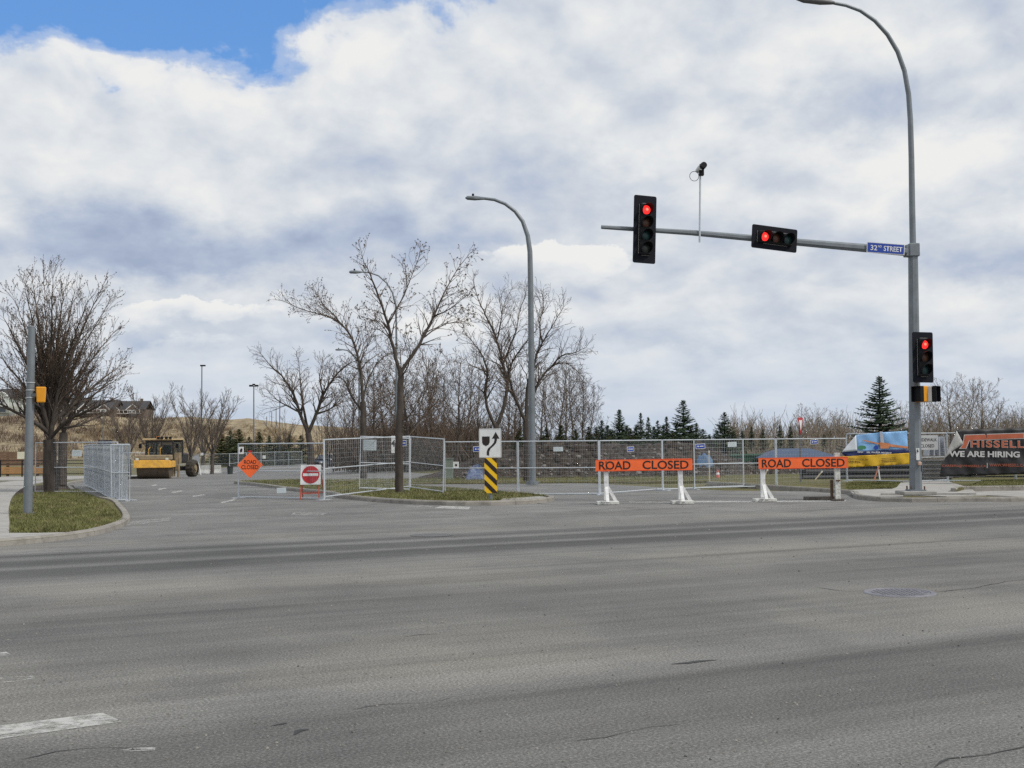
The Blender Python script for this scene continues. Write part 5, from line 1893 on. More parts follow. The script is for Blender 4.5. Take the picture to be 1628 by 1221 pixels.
# bare trees on the right
rt_ = [(1512, 84, 612, U4), (1498, 92, 640, U1), (1540, 96, 608, U2), (1562, 86, 618, U4), (1583, 98, 640, U3), (1604, 90, 655, U2), (1626, 96, 652, U4), (1474, 100, 630, U3), (1440, 108, 640, U1)]
for i, (px, Y, ty, u) in enumerate(sorted(rt_, key=lambda e: e[0])):
    put(u, px, Y, ty, HU[id(u)], 'pale bare tree behind the right banner fence, %s from the left' % ORD[i], 'pale bare trees on the right', wide=1.25, twig=M_TWIG3, bark=M_BARK2)
put(U1, 1275, 150, 645, 9, 'bare tree rising behind the yield sign', wide=1.2, twig=M_TWIG3, bark=M_BARK2)
put(U2, 1293, 155, 650, 8.5, 'bare tree right of the yield sign', wide=1.2, twig=M_TWIG3, bark=M_BARK2)
put(U4, 1334, 160, 658, 8, 'pale bare tree left of the right spruce', wide=1.2, twig=M_TWIG3, bark=M_BARK2)
put(U3, 1232, 165, 668, 9.5, 'low bare tree left of the yield sign', wide=1.2, twig=M_TWIG3, bark=M_BARK2)


# far wood along the right horizon: one mass
def far_wood():
    w = Wood(77)
    rnd = w.rnd
    c = dict(CFG, rmin=.018, max=2, bud=0, ang=(14, 40), step=[.9, .7, .6], dens=.7, up=.08)
    for i in range(300):
        y = rnd.uniform(125, 205)
        x = rnd.uniform(.175, .46) * y
        h = rnd.uniform(2.4, 4.2) * y / 150
        w.branch(Vector((x, y, -.2)), Vector((rnd.gauss(0, .05), 0, 1)), h, .09, 0, dict(c))
        for k in range(7):
            a = rnd.uniform(0, 6.28)
            w.branch(Vector((x, y, h * rnd.uniform(.1, .6))), Vector((math.cos(a) * .5, math.sin(a) * .5, 1)).normalized(), h * .5, .045, 1, c)
    o = link('wood', w.meshes('wood', 9)[1], M_TWIG3)
    return tag(o, 'far leafless wood along the right horizon', 'wood', kind='stuff')


far_wood()


# brush on the hillside and below the left tree
def brush(n, region, name, label, mat, hh=(1.0, 2.4), seed=5):
    rnd = random.Random(seed)
    V, T = [], []
    for _ in range(n):
        x, y = region(rnd)
        z = hill_z(x, y) if y > 205 else gz(x, y)
        h = rnd.uniform(*hh)
        for k in range(26):
            a, e = rnd.uniform(0, 6.28), rnd.uniform(.15, .9)
            L = h * rnd.uniform(.5, 1)
            s = Vector((x + rnd.gauss(0, h * .35), y + rnd.gauss(0, h * .35), z + rnd.uniform(0, h * .35)))
            t_ = s + Vector((math.cos(a) * e, math.sin(a) * e, 1)) * L * .6
            w = rnd.uniform(.012, .03) * (1 + y / 200)
            b = len(V)
            V += [s + Vector((-w, 0, 0)), s + Vector((w, w, 0)), t_]
            T.append((b, b + 1, b + 2))
    o = link(name, mesh_np(name, V, tris=T), mat)
    return tag(o, label, 'brush', kind='stuff')


brush(420, lambda r: (r.uniform(-165, -85), r.uniform(228, 305)), 'brush', 'brown leafless brush on the lower hillside', pmat('brush_brown', (.11, .078, .058), .95, var=.3, scale=.3), (1.4, 3.4), 5)
brush(560, lambda r: (r.uniform(-100, -38), r.uniform(222, 290)), 'brush', 'tan dry brush on the hill above the dark pines', pmat('brush_tan', (.20, .15, .09), .95, var=.3, scale=.3), (.8, 2.0), 6)
brush(260, lambda r: (lambda y_: ((r.uniform(565, 940) - 814) / F_PX * y_, y_))(r.uniform(78, 112)), 'brush', 'dark undergrowth in the thicket behind the soil bank', pmat('brush_dark', (.07, .055, .043), .95, var=.3, scale=.3), (1.6, 3.6), 7)
brush(330, lambda r: (lambda y_: ((r.uniform(575, 775) - 814) / F_PX * y_, y_))(r.uniform(80, 100)), 'brush', 'tall brown leafless thicket behind the island tree', pmat('brush_thicket', (.085, .062, .046), .95, var=.35, scale=.3), (3.0, 5.6), 9)


brush(240, lambda r: (lambda y_: ((r.uniform(1150, 1640) - 814) / F_PX * y_, y_))(r.uniform(82, 118)), 'brush', 'pale grey brush behind the work site on the right', pmat('brush_pale', (.15, .125, .10), .95, var=.3, scale=.3), (.9, 2.0), 8)


# ------------------------------------------------------------------ spruces
def spruce_mesh(seed, H=6.0, W=1.55, open_=.0):
    rnd = random.Random(seed)
    V, T = [], []
    w = Wood(seed)
    w.seg.append((Vector((0, 0, -.2)), Vector((0, 0, H * .5)), H * .022, H * .012))
    w.seg.append((Vector((0, 0, H * .5)), Vector((0, 0, H)), H * .012, .008))
    z = .25
    while z < H * .985:
        k = z / H
        nb = rnd.randint(6, 9) if k < .85 else 4
        for i in range(nb):
            a = rnd.uniform(0, 6.28)
            L = W * (1 - k) ** .95 * rnd.uniform(.55, 1.15) + .07
            n = max(3, int(L / .11))
            p = Vector((0, 0, z))
            dr = Vector((math.cos(a), math.sin(a), .18 - .40 * (1 - k)))
            for j in range(n):
                f = (j + 1) / n
                d = Vector((math.cos(a), math.sin(a), dr.z + .55 * f * f))
                q = p + d * (L / n)
                side = Vector((-math.sin(a), math.cos(a), 0))
                spread = .07 + .26 * L * (1 - abs(f - .45)) * (1 if f < .9 else .5)
                for sg in (-1, 1):
                    for m_ in range(2):
                        tip = p + d * (L / n) * rnd.uniform(.4, 1.5) + side * sg * spread * rnd.uniform(.5, 1.15) + Vector((0, 0, rnd.uniform(-.12, .04)))
                        b = len(V)
                        wv = rnd.uniform(.025, .05)
                        V.extend([p + Vector((0, 0, wv)), p + d * .05 - Vector((0, 0, wv)), tip])
                        T.append((b, b + 1, b + 2))
                b = len(V)
                V.extend([p + side * .035, p - side * .035, q + d * .08])
                T.append((b, b + 1, b + 2))
                p = q
        z += (.17 + .10 * rnd.random()) * (1 - .45 * k) * (H / 6)
    # leader
    for i in range(14):
        a = rnd.uniform(0, 6.28)
        zz = H * (.93 + .07 * i / 14)
        b = len(V)
        V.extend([(0, 0, zz), (0, 0, zz + .05), (math.cos(a) * .09, math.sin(a) * .09, zz + .07)])
        T.append((b, b + 1, b + 2))
    return w.meshes('spruce', .0)[0], mesh_np('spruce_crown', V, tris=T)


SP = [spruce_mesh(61, 6, 1.7), spruce_mesh(62, 6, 1.5), spruce_mesh(63, 6, 2.0), spruce_mesh(64, 6, 1.35)]
SPn = []
for t_, c_ in SP:
    t_.materials.append(M_BARK)
    c_.materials.append(M_NEEDLE)
    c2_ = c_.copy()
    c2_.materials.clear()
    c2_.materials.append(M_NEEDLE2)
    SPn.append((t_, c2_))


def spruce(px, Y, ty, k, label, group=None, wide=1.0, olive=False, name='spruce_tree'):
    b = gp_(px, Y)
    h = at(px, ty, Y).z - b.z
    s = h / 6.0
    o = thing(name, b, label, 'tree', (px * 2.3) % 6.28, group)
    o.scale = (s * wide * 1.2, s * wide * 1.2, s)
    m = (SPn if olive else SP)[k]
    link('trunk', m[0], M_BARK, o)
    link('crown', m[1], M_NEEDLE, o)
    return o


spruce(1400, 66, 598, 2, 'large spruce standing behind the blue and yellow banner', wide=1.3)
spruce(985, 76, 651, 0, 'pointed spruce above the left end of the first barricade', wide=1.35)
spruce(1087, 72, 636, 0, 'tallest spruce of the row, above the first barricade end', wide=1.4)
spruce(1152, 74, 655, 2, 'broad spruce standing alone between the barricades', wide=1.35)
spruce(1019, 78, 656, 3, 'slim spruce left of the tallest one', wide=1.0)
spruce(1031, 82, 663, 3, 'small slim spruce close to the tallest one', wide=1.1)
spruce(1046, 80, 668, 1, 'short spruce touching the tallest one on its left', wide=1.2)
spruce(1060, 84, 662, 3, 'spruce half hidden by the tallest one', wide=1.2)
spruce(957, 80, 668, 1, 'short dark spruce at the left end of the row', wide=1.4)
spruce(1108, 82, 672, 1, 'short spruce on the right shoulder of the tallest one', wide=1.3)
spruce(1180, 92, 684, 2, 'low spruce right of the lone broad one', wide=1.1)
spruce(1195, 98, 678, 3, 'low slim spruce beside the white notice', wide=1.1)
spruce(1213, 96, 682, 1, 'low dark spruce left of the blue canopy', wide=1.2)
spruce(1240, 92, 676, 3, 'slim spruce above the blue canopy', wide=1.1)
spruce(1257, 92, 678, 3, 'slim spruce just left of the yield sign', wide=1.1)
spruce(1310, 100, 690, 3, 'small spruce right of the yield sign', wide=1.1)
for i, (px, Y, ty, k) in enumerate([(826, 76, 684, 2), (868, 72, 680, 2), (892, 74, 676, 0), (915, 73, 682, 2), (936, 76, 678, 1), (972, 70, 684, 2), (1003, 72, 682, 2), (1070, 70, 688, 2), (1128, 80, 690, 2)]):
    spruce(px, Y, ty, k, 'low bushy evergreen along the soil bank, ' + ('left of the curved lamp', 'second from the curved lamp', 'third from the curved lamp', 'fourth from the curved lamp', 'fifth from the curved lamp', 'below the pointed spruce', 'right below the pointed spruce', 'below the tallest spruce', 'below the lone broad spruce')[i], 'low evergreens along the soil bank', wide=1.5, olive=True)
for i, (px, Y, ty, k) in enumerate([(948, 84, 679, 2), (966, 86, 676, 0), (996, 88, 677, 2), (1012, 86, 675, 2), (1040, 88, 678, 0), (1055, 86, 676, 2), (1076, 88, 674, 2), (1098, 86, 677, 0), (1118, 88, 682, 2), (1140, 88, 684, 2), (1166, 90, 686, 0)]):
    spruce(px, Y, ty, k, 'dark evergreen filling the spruce row, %s from the left' % ORD[i], 'evergreens filling the spruce row', wide=1.9)
for i, (px, Y, ty, k) in enumerate([(352, 150, 690, 2), (366, 158, 684, 2), (380, 148, 682, 0), (396, 160, 694, 2), (412, 146, 686, 1), (428, 150, 692, 0), (442, 158, 694, 2), (460, 150, 690, 1), (478, 160, 692, 2)]):
    spruce(px, Y, ty, k, 'dark evergreen behind the far fence below the hill, %s from the left' % ORD[i], 'evergreens below the hill', wide=1.7, olive=i % 2 == 0)

# ------------------------------------------------------------------ road roller
M_CAT = pmat('machine_yellow', (.78, .42, .06), .55, var=.15, scale=2, dirt=((.36, .25, .12), .7))
M_MUD = pmat('dried_mud', (.26, .205, .13), .95, var=.3, scale=4)
M_TYRE = pmat('tyre_rubber', (.030, .028, .025), .9, var=.3, scale=6, dirt=((.19, .15, .10), .9))
M_DRUM = pmat('muddy_steel', (.11, .085, .06), .8, .2, var=.3, scale=5)
M_FRAME = pmat('dark_frame', (.028, .026, .026), .6)
M_GLASS = pmat('tinted_glass', (.08, .10, .10), .08, var=.05, spec=.8)
YR = 79.0
rb0 = gp_(246, YR)
ro = thing('road_roller', rb0, 'yellow soil compactor with cab parked on the side road', 'road roller', rz=R(6))
dr_ = MB()
n = 32
dr_.tube([(-1.02, .05, .76), (1.02, .05, .76)], .76, n)
dr_.build('drum', M_DRUM, ro, sm=True)
MB().box((0, -.86, .98), (2.34, .16, .50)).build('front_beam', M_CAT, ro, bevel=.03)
MB().box((0, -.35, 1.40), (2.30, 1.0, .34)).build('frame_top', M_MUD, ro, bevel=.05)
for sx_ in (-1, 1):
    MB().box((sx_ * 1.12, .1, .95), (.12, 1.9, .42)).build('side_frame', M_CAT, ro, bevel=.02)
MB().box((0, 1.0, .95), (2.2, .18, .45)).build('rear_beam', M_CAT, ro, bevel=.02)
# rear body turned on its joint
RB = Matrix.Translation((.42, 1.2, 0)) @ Matrix.Rotation(R(-15), 4, 'Z')


def rpart(mb, name, mat, parent=None, **kw):
    return mb.xform(RB).build(name, mat, parent or ro, **kw)


rpart(MB().box((0, .2, .95), (.6, .8, .5)), 'hitch', M_FRAME, bevel=.03)
cab = MB()
CX = -.52
for x in (-.98, .98):
    for y in (.30, 1.85):
        cab.tube([(CX + x, y, 1.2), (CX + x * .95, y + .05, 2.48)], .065, 6)
cab.tube([(CX + .18, .30, 1.2), (CX + .16, .33, 2.48)], .05, 6)
cab.box((CX, 1.1, 1.25), (2.06, 1.6, .3)).box((CX, .32, 2.46), (1.95, .1, .14)).box((CX, 1.86, 2.46), (1.95, .1, .14))
rpart(cab, 'cab_frame', M_FRAME)
gl = MB().box((CX, .30, 1.9), (1.86, .02, 1.1)).box((CX - .96, 1.1, 1.9), (.02, 1.4, 1.1)).box((CX + .96, 1.1, 1.9), (.02, 1.4, 1.1)).box((CX, 1.86, 1.9), (1.86, .02, 1.1))
M_CGLASS = bpy.data.materials.new('cab_glass')
M_CGLASS.use_nodes = True
_b = M_CGLASS.node_tree.nodes['Principled BSDF']
_b.inputs['Base Color'].default_value = (.05, .065, .065, 1)
_b.inputs['Roughness'].default_value = .05
_b.inputs['Alpha'].default_value = .3
rpart(gl, 'windows', M_CGLASS)
rpart(MB().box((CX, 1.25, 1.5), (.6, .5, .4)).box((CX, 1.5, 1.85), (.55, .14, .7)), 'seat', M_BLACK, bevel=.04)
rpart(MB().tube([(CX, .55, 1.4), (CX, .75, 1.75)], .05, 6).tube([(CX + .2 * math.cos(a), .75 + .08 * math.sin(a), 1.78 + .18 * math.sin(a)) for a in [i * .5236 for i in range(13)]], .02, 5), 'steering_wheel', M_BLACK)
rpart(MB().box((CX - .45, 1.0, 2.60), (1.35, 1.9, .12)).box((CX + .62, 1.0, 2.58), (.82, 1.8, .10)), 'roof', pmat('roof_cream', (.50, .37, .19), .6, var=.15), bevel=.04)
for x in (.05, .3, .62, .9):
    rpart(MB().box((CX + x, .05, 2.70), (.18, .14, .15)), 'work_light', M_BLACK, bevel=.02)
rpart(MB().tube([(CX - .4, .9, 2.66), (CX - .4, .9, 2.80)], .09, 8), 'beacon', pmat('amber_beacon', (.65, .22, .02), .3))
rpart(MB().box((-.55, 2.75, 1.3), (1.3, 1.8, .7)), 'engine_hood', M_FRAME, bevel=.1)
rpart(MB().box((-.55, 3.67, 1.25), (1.1, .05, .5)), 'grille', M_FRAME)
rpart(MB().tube([(-.1, 2.3, 1.6), (-.1, 2.3, 2.2)], .05, 8), 'exhaust', M_FRAME)
for sx_ in (-1, 1):
    rpart(MB().tube([(CX + sx_ * .98, .3, 2.35), (CX + sx_ * 1.3, .2, 2.3)], .02, 5).box((CX + sx_ * 1.32, .2, 2.15), (.18, .06, .3)), 'mirror', M_BLACK)
    rpart(MB().box((CX + .1 + sx_ * .5, .18, 1.42), (.22, .1, .14)), 'headlight', pmat('lamp_glass', (.6, .6, .55), .2))
    tc_ = Vector((sx_ * .92, 2.35, .60))
    ty = MB()
    prof = [(-.30, .34), (-.29, .50), (-.24, .59), (0, .61), (.24, .59), (.29, .50), (.30, .34)]
    k = 28
    vs, fs = [], []
    for q in range(k):
        a = 2 * math.pi * q / k
        for x_, r_ in prof:
            rr_ = r_ - (.03 if (q % 2 and abs(x_) < .26) else 0)
            vs.append(tc_ + Vector((x_, rr_ * math.cos(a), rr_ * math.sin(a))))
    m_ = len(prof)
    for q in range(k):
        q2 = (q + 1) % k
        for j in range(m_ - 1):
            fs.append((q * m_ + j, q * m_ + j + 1, q2 * m_ + j + 1, q2 * m_ + j))
    wh = rpart(ty.add(vs, fs), 'wheel', M_TYRE)
    rpart(MB().tube([tc_ + Vector((sx_ * -.05, 0, 0)), tc_ + Vector((sx_ * .22, 0, 0))], .345, 20).tube([tc_ + Vector((sx_ * .2, 0, 0)), tc_ + Vector((sx_ * .3, 0, 0))], .16, 12), 'rim', M_MUD, wh)
rpart(MB().box((0, 2.35, .60), (1.3, .3, .3)), 'axle', M_FRAME)
for hx in (-.62, .2):
    rpart(MB().tube([(CX + hx, .1, 1.15), (CX + hx, .02, 1.5), (CX + hx, .02, 1.95), (CX + hx, .26, 2.1)], .02, 6), 'grab_rail', M_CAT)
for k in range(3):
    MB().tube([(.5 + .1 * k, -.1, 1.58), (.6 + .1 * k, .4, 1.75), (.75 + .08 * k, .9, 1.45), (.7, 1.3, 1.2)], .022, 5).build('hose', M_BLACK, ro)
for lx in (-.95, .95):
    MB().box((lx, -.86, 1.30), (.2, .12, .14)).build('front_light', pmat('lamp_glass', (.6, .6, .55), .2), ro, bevel=.02)
rpart(MB().box((.72, .5, 1.35), (.34, .4, .7)).box((.72, .3, .95), (.14, .3, .8)).box((.52, .3, .65), (.10, .3, 1.1)).box((.86, .3, .45), (.10, .2, .8)), 'steps', M_MUD)

# ------------------------------------------------------------------ parked car
YC = 128.0
c0 = gp_(518, YC)
ca = thing('parked_car', c0, 'dark car parked on the side road beyond the fence', 'car', rz=R(-22))
M_CAR = pmat('car_paint', (.012, .016, .026), .25, .2, spec=.6)
secs = [(-2.1, .45, .62, .78), (-2.0, .30, .80, .84), (-1.2, .26, .92, .90), (-.7, .26, 1.0, .92), (.9, .26, 1.02, .92), (2.0, .28, 1.0, .88), (2.2, .45, .9, .8)]
bd = MB()
vs, fs = [], []
for y, z0, z1, hw_ in secs:
    vs += [(-hw_, y, z0), (-hw_, y, z1 * .75), (-hw_ * .9, y, z1), (hw_ * .9, y, z1), (hw_, y, z1 * .75), (hw_, y, z0)]
for i in range(len(secs) - 1):
    for j in range(6):
        j2 = (j + 1) % 6
        fs.append((i * 6 + j, i * 6 + j2, i * 6 + 6 + j2, i * 6 + 6 + j))
fs += [tuple(range(6)), tuple(range(len(secs) * 6 - 1, len(secs) * 6 - 7, -1))]
bd.add(vs, fs).build('body', M_CAR, ca, sm=True)
rv_ = [(-.95, .86, .98), (-.15, .68, 1.48), (1.2, .66, 1.5), (2.0, .80, 1.0)]
vs, fs = [], []
for y, hw_, z in rv_:
    vs += [(-hw_, y, z), (hw_, y, z)]
vs += [(-.86, -.95, .9), (.86, -.95, .9), (-.8, 2.0, .9), (.8, 2.0, .9)]
MB().add(vs, [(2, 3, 5, 4), (0, 2, 4, 6, 10, 8), (1, 9, 11, 7, 5, 3), (4, 5, 7, 6), (0, 1, 3, 2), (8, 10, 11, 9)]).build('cabin', M_CAR, ca)
MB().add([(-.74, -.90, 1.03), (.74, -.90, 1.03), (.60, -.20, 1.46), (-.60, -.20, 1.46)], [(0, 1, 2, 3)]).xform(Matrix.Translation((0, -.025, .012))).build('windscreen', pmat('car_glass', (.02, .03, .05), .1, spec=.9), ca)
for sx_ in (-1, 1):
    MB().box((sx_ * .62, -2.05, .70), (.32, .16, .17)).build('headlight', pmat('headlight', (.75, .77, .78), .15, spec=.8), ca, bevel=.03)
    MB().add([(sx_ * .835, -.7, 1.03), (sx_ * .835, 1.7, 1.03), (sx_ * .70, 1.15, 1.42), (sx_ * .71, -.1, 1.42)], [(0, 1, 2, 3)]).build('side_window', MATS['car_glass'], ca)
    MB().box((sx_ * .98, -.65, 1.0), (.16, .1, .12)).build('mirror', M_WHITE, ca)
    for y in (-1.3, 1.35):
        MB().tube([(sx_ * .68, y, .33), (sx_ * .90, y, .33)], .33, 18).build('wheel', M_TYRE, ca)
MB().box((0, -2.10, .58), (.9, .06, .16)).build('grille', M_BLACK, ca)
MB().box((0, -2.13, .40), (1.4, .08, .16)).build('bumper', pmat('pale_bumper', (.4, .41, .42), .4), ca)

# ------------------------------------------------------------------ houses on the hill
M_ROOF = pmat('shingle', (.05, .05, .055), .9, var=.2, scale=.8)
M_SID1 = pmat('pale_siding', (.50, .54, .50), .8, var=.06)
M_SID2 = pmat('brown_siding', (.13, .095, .075), .8, var=.1)
M_TRIMW = pmat('white_trim', (.70, .70, .68), .7)
M_HGLASS = pmat('house_glass', (.05, .065, .08), .12, spec=.8)


def house(px, Y, base_y, w, d, h, sid, label, gables, rz=0):
    b = at(px, base_y, Y)
    b.z = hill_z(b.x, b.y) + .1
    base_z = at(px, base_y, Y).z
    b.z = base_z
    o = thing('house', b, label, 'house', rz)
    MB().box((0, 0, h / 2 - 1), (w, d, h + 2)).build('wall', sid, o)
    rf = MB()
    ov = .5
    rh = d * .30
    rf.prism([(-d / 2 - ov, 0), (0, rh), (d / 2 + ov, 0), (d / 2 + ov, -.2), (0, rh - .2), (-d / 2 - ov, -.2)], -w / 2 - ov, w / 2 + ov)
    rf.xform(Matrix.Translation((0, 0, h)) @ Matrix.Rotation(R(90), 4, 'Z'))
    roof = rf.build('roof', M_ROOF, o)
    MB().box((w * .3, 0, h + rh), (.7, .7, 1.4)).build('chimney', M_SID2, roof)
    for gx, gw in gables:
        g = MB().box((gx, -d / 2 - .4, h / 2), (gw, .9, h))
        g.prism([(gx - gw / 2, h), (gx + gw / 2, h), (gx, h + gw * .42)], -d / 2 - .85, -d / 2 + 1)
        go = g.build('gable', sid, o)
        tr = MB()
        for sg in (-1, 1):
            tr.tube([(gx + sg * (gw / 2 + .35), -d / 2 - .95, h - .25), (gx, -d / 2 - .95, h + gw * .42 + .12)], .16, 4)
        tr.build('gable_trim', M_TRIMW, go)
        wn = MB().box((gx, -d / 2 - .88, h * .72), (gw * .55, .1, h * .26)).build('window', M_HGLASS, o)
        fr = MB()
        for q in (-.5, 0, .5):
            fr.box((gx + q * gw * .55, -d / 2 - .93, h * .72), (.14, .08, h * .28))
        for q in (-.5, .5):
            fr.box((gx, -d / 2 - .95, h * .72 + q * h * .27), (gw * .58, .08, .14))
        fr.build('frame', M_TRIMW, wn)
        MB().box((gx, -d / 2 - .88, h * .22), (gw * .6, .1, h * .34)).build('door', M_HGLASS, o)
    dk = MB().box((0, -d / 2 - 1.6, h * .42), (w * .9, 1.6, .16))
    for q in range(9):
        dk.box((-w * .44 + q * w * .11, -d / 2 - 2.35, h * .42 + .5), (.1, .1, 1.0))
    dk.box((0, -d / 2 - 2.35, h * .42 + 1.0), (w * .9, .1, .1))
    dk.build('deck', M_TRIMW, o)
    return o


house(24, 345, 657, 7.5, 9, 4.4, M_SID1, 'pale green gabled house on the hill at far left', [(-1.6, 3.6)])
house(58, 352, 657, 8, 9, 4.2, M_SID2, 'brown gabled house behind the left steel post', [(-1.2, 4.2)])
house(160, 360, 662, 11, 9, 2.2, M_SID2, 'dark low house on the hill left of the roller', [(-3, 3.2), (2.6, 3)])
house(208, 365, 663, 11, 9, 2.2, M_SID2, 'dark roofed house on the hill above the roller', [(-3.6, 3), (2.2, 3.4)])
house(116, 366, 660, 10, 9, 2.6, M_SID2, 'house on the hill behind the big left tree', [(0, 3.5)])

# ------------------------------------------------------------------ far left: low timber wall, black rail fence, dark board
tw = thing('timber_wall', gp_(12, 88), 'low brown timber wall at the far left edge', 'wall')
M_TIM = pmat('brown_timber', (.16, .095, .058), .9, var=.25, scale=2)
M_TIMO = pmat('ochre_timber', (.40, .22, .09), .9, var=.2, scale=2)
for k in range(6):
    MB().box((0, 0, 1.02 + k * .17), (7.2, .08, .155)).build('plank', M_TIM, tw)
for k in range(3):
    MB().box((-.3 + .1 * k, -.06, .42 + k * .17), (7.0, .08, .155)).build('plank', M_TIMO, tw)
for x in (-2.2, 0.0, 2.2):
    MB().box((x, .1, .9), (.16, .16, 2.1)).build('post', M_TIM, tw)
ra_ = thing('rail_fence', gp_(70, 83), 'thin black rail fence behind the left trees', 'fence')
for z_ in (.35, 1.05, 1.28):
    MB().box((0, 0, z_), (12, .05, .05)).build('rail', M_BLACK, ra_)
for k in range(9):
    MB().box((-6 + 1.5 * k, 0, .66), (.07, .07, 1.35)).build('post', M_BLACK, ra_)
db = thing('board_sign', gp_(167, 97), 'dark blue board standing behind the stacked panels', 'board')
ztb = at(167, 706, 97).z - db.location.z
MB().box((0, 0, ztb), (1.15, .06, .62)).build('board', pmat('navy_board', (.015, .02, .05), .5), db)
MB().tube([(0, .05, 0), (0, .05, ztb)], .05, 6).build('post', M_BLACK, db)

# barriers and bin behind the far fence
for k, (px, Y, lab) in enumerate(((325, 110, 'white concrete barrier behind the far fence, left one'), (341, 111, 'white concrete barrier behind the far fence, right one'))):
    o = thing('concrete_barrier', gp_(px, Y), lab, 'barrier')
    MB().prism([(-.3, 0), (.3, 0), (.28, .12), (.12, .4), (.09, .8), (-.09, .8), (-.12, .4), (-.28, .12)], -.6, .6).xform(Matrix.Rotation(R(90), 4, 'Z')).build('body', pmat('barrier_white', (.55, .55, .53), .85), o)
bn = thing('waste_bin', gp_(366, 106), 'small dark bin beside the far fence end', 'bin')
MB().tube([(0, 0, 0), (0, 0, .62)], [.22, .27], 12).build('body', pmat('bin_dark', (.04, .05, .05), .6), bn, sm=True)
MB().tube([(0, 0, .62), (0, 0, .70)], [.29, .22], 12).build('lid', M_BLACK, bn)
wsn = thing('road_sign', gp_(313, 101), 'small grey sign on white legs right of the roller', 'road sign')
MB().box((0, -.03, 1.35), (.42, .03, .62), Matrix.Rotation(R(-8), 3, 'Y')).build('plate', M_GREYBACK, wsn)
for sx_ in (-1, 1):
    MB().tube([(sx_ * .35, 0, 0), (sx_ * .12, 0, 1.1)], .05, 5).build('leg', M_WHITE, wsn)

# ------------------------------------------------------------------ work site on the right behind the fence
cn = thing('canopy', gp_(1262, 62), 'blue canopy roof behind the second barricade', 'canopy')
zt_ = at(1262, 713, 62).z - cn.location.z
zb_ = at(1262, 727, 62).z - cn.location.z
w1, w2 = 62 * 62 / F_PX, 24 * 62 / F_PX
M_CAN = pmat('canopy_blue', (.04, .068, .13), .6, var=.12)
MB().add([(-w1, -1.6, zb_), (w1, -1.6, zb_), (w1, 1.6, zb_), (-w1, 1.6, zb_), (-w2, -.3, zt_), (w2, -.3, zt_), (w2, .3, zt_), (-w2, .3, zt_)], [(0, 1, 5, 4), (1, 2, 6, 5), (2, 3, 7, 6), (3, 0, 4, 7), (4, 5, 6, 7)]).build('roof', M_CAN, cn)
MB().box((0, -1.62, zb_ - .09), (w1 * 2, .04, .18)).build('valance', M_CAN, cn)
for x in (-w1 + .1, w1 - .1):
    for y in (-1.5, 1.5):
        MB().tube([(x, y, -.1), (x, y, zb_)], .04, 6).build('leg', M_FENCE, cn)
tp = thing('tarpaulin', gp_(1119, 59.2), 'faded blue tarpaulin heap behind the fence between barricades', 'tarpaulin')


def heap(o, w, d, h, mat, name, seed):
    r_ = random.Random(seed)
    nx, ny = 14, 9
    V = []
    for j in range(ny):
        for i in range(nx):
            u_, v_ = i / (nx - 1) * 2 - 1, j / (ny - 1) * 2 - 1
            e = max(0, 1 - abs(u_) ** 3) * max(0, 1 - abs(v_) ** 2)
            V.append((u_ * w / 2, v_ * d / 2, h * e * (0.75 + .35 * r_.random()) - .03))
    Q = [(j * nx + i, j * nx + i + 1, (j + 1) * nx + i + 1, (j + 1) * nx + i) for j in range(ny - 1) for i in range(nx - 1)]
    return link(name, mesh_np(name, V, quads=Q), mat, o)


heap(tp, 1.15, 1.0, 1.15, pmat('tarp_blue', (.06, .13, .24), .6, var=.3), 'sheet', 3)
tp2 = thing('tarpaulin', gp_(757, 56.5), 'crumpled blue and white tarpaulin behind the striped marker', 'tarpaulin')
heap(tp2, 1.1, .9, .75, pmat('tarp_mixed', (.09, .13, .25), .6, var=.3, scale=5, dirt=((.42, .45, .50), .9)), 'sheet', 4)
cb_ = thing('utility_box', gp_(714, 57), 'grey green utility box behind the middle fence', 'utility box')
MB().box((0, 0, .5), (.38, .35, 1.0)).build('cabinet', pmat('box_green', (.20, .24, .20), .7), cb_, bevel=.03)
MB().box((0, 0, 1.02), (.44, .41, .05)).build('lid', pmat('box_green2', (.17, .20, .17), .7), cb_)
wb = thing('notice', at(725, 739.5, 56), 'small white tag board behind the middle fence', 'notice')
MB().box((0, 0, 0), (.26, .02, .32)).build('sheet', M_WHITE, wb)
MB().prism(circle(.06, 10), -.014, -.011).build('pictogram', M_LETTER, wb)
gr_ = thing('skip_container', gp_(1192, 63), 'dull green container behind the fence between barricades', 'container')
MB().add([(-.95, -.6, .1), (.95, -.6, .1), (.95, .6, .1), (-.95, .6, .1), (-1.15, -.75, 1.0), (1.15, -.75, 1.0), (1.15, .75, 1.0), (-1.15, .75, 1.0)], [(0, 1, 2, 3), (0, 1, 5, 4), (1, 2, 6, 5), (2, 3, 7, 6), (3, 0, 4, 7)]).build('body', pmat('dull_green', (.05, .14, .085), .6, var=.2), gr_)
MB().box((0, -.76, 1.0), (2.34, .08, .08)).build('rim', MATS['dull_green'], gr_)
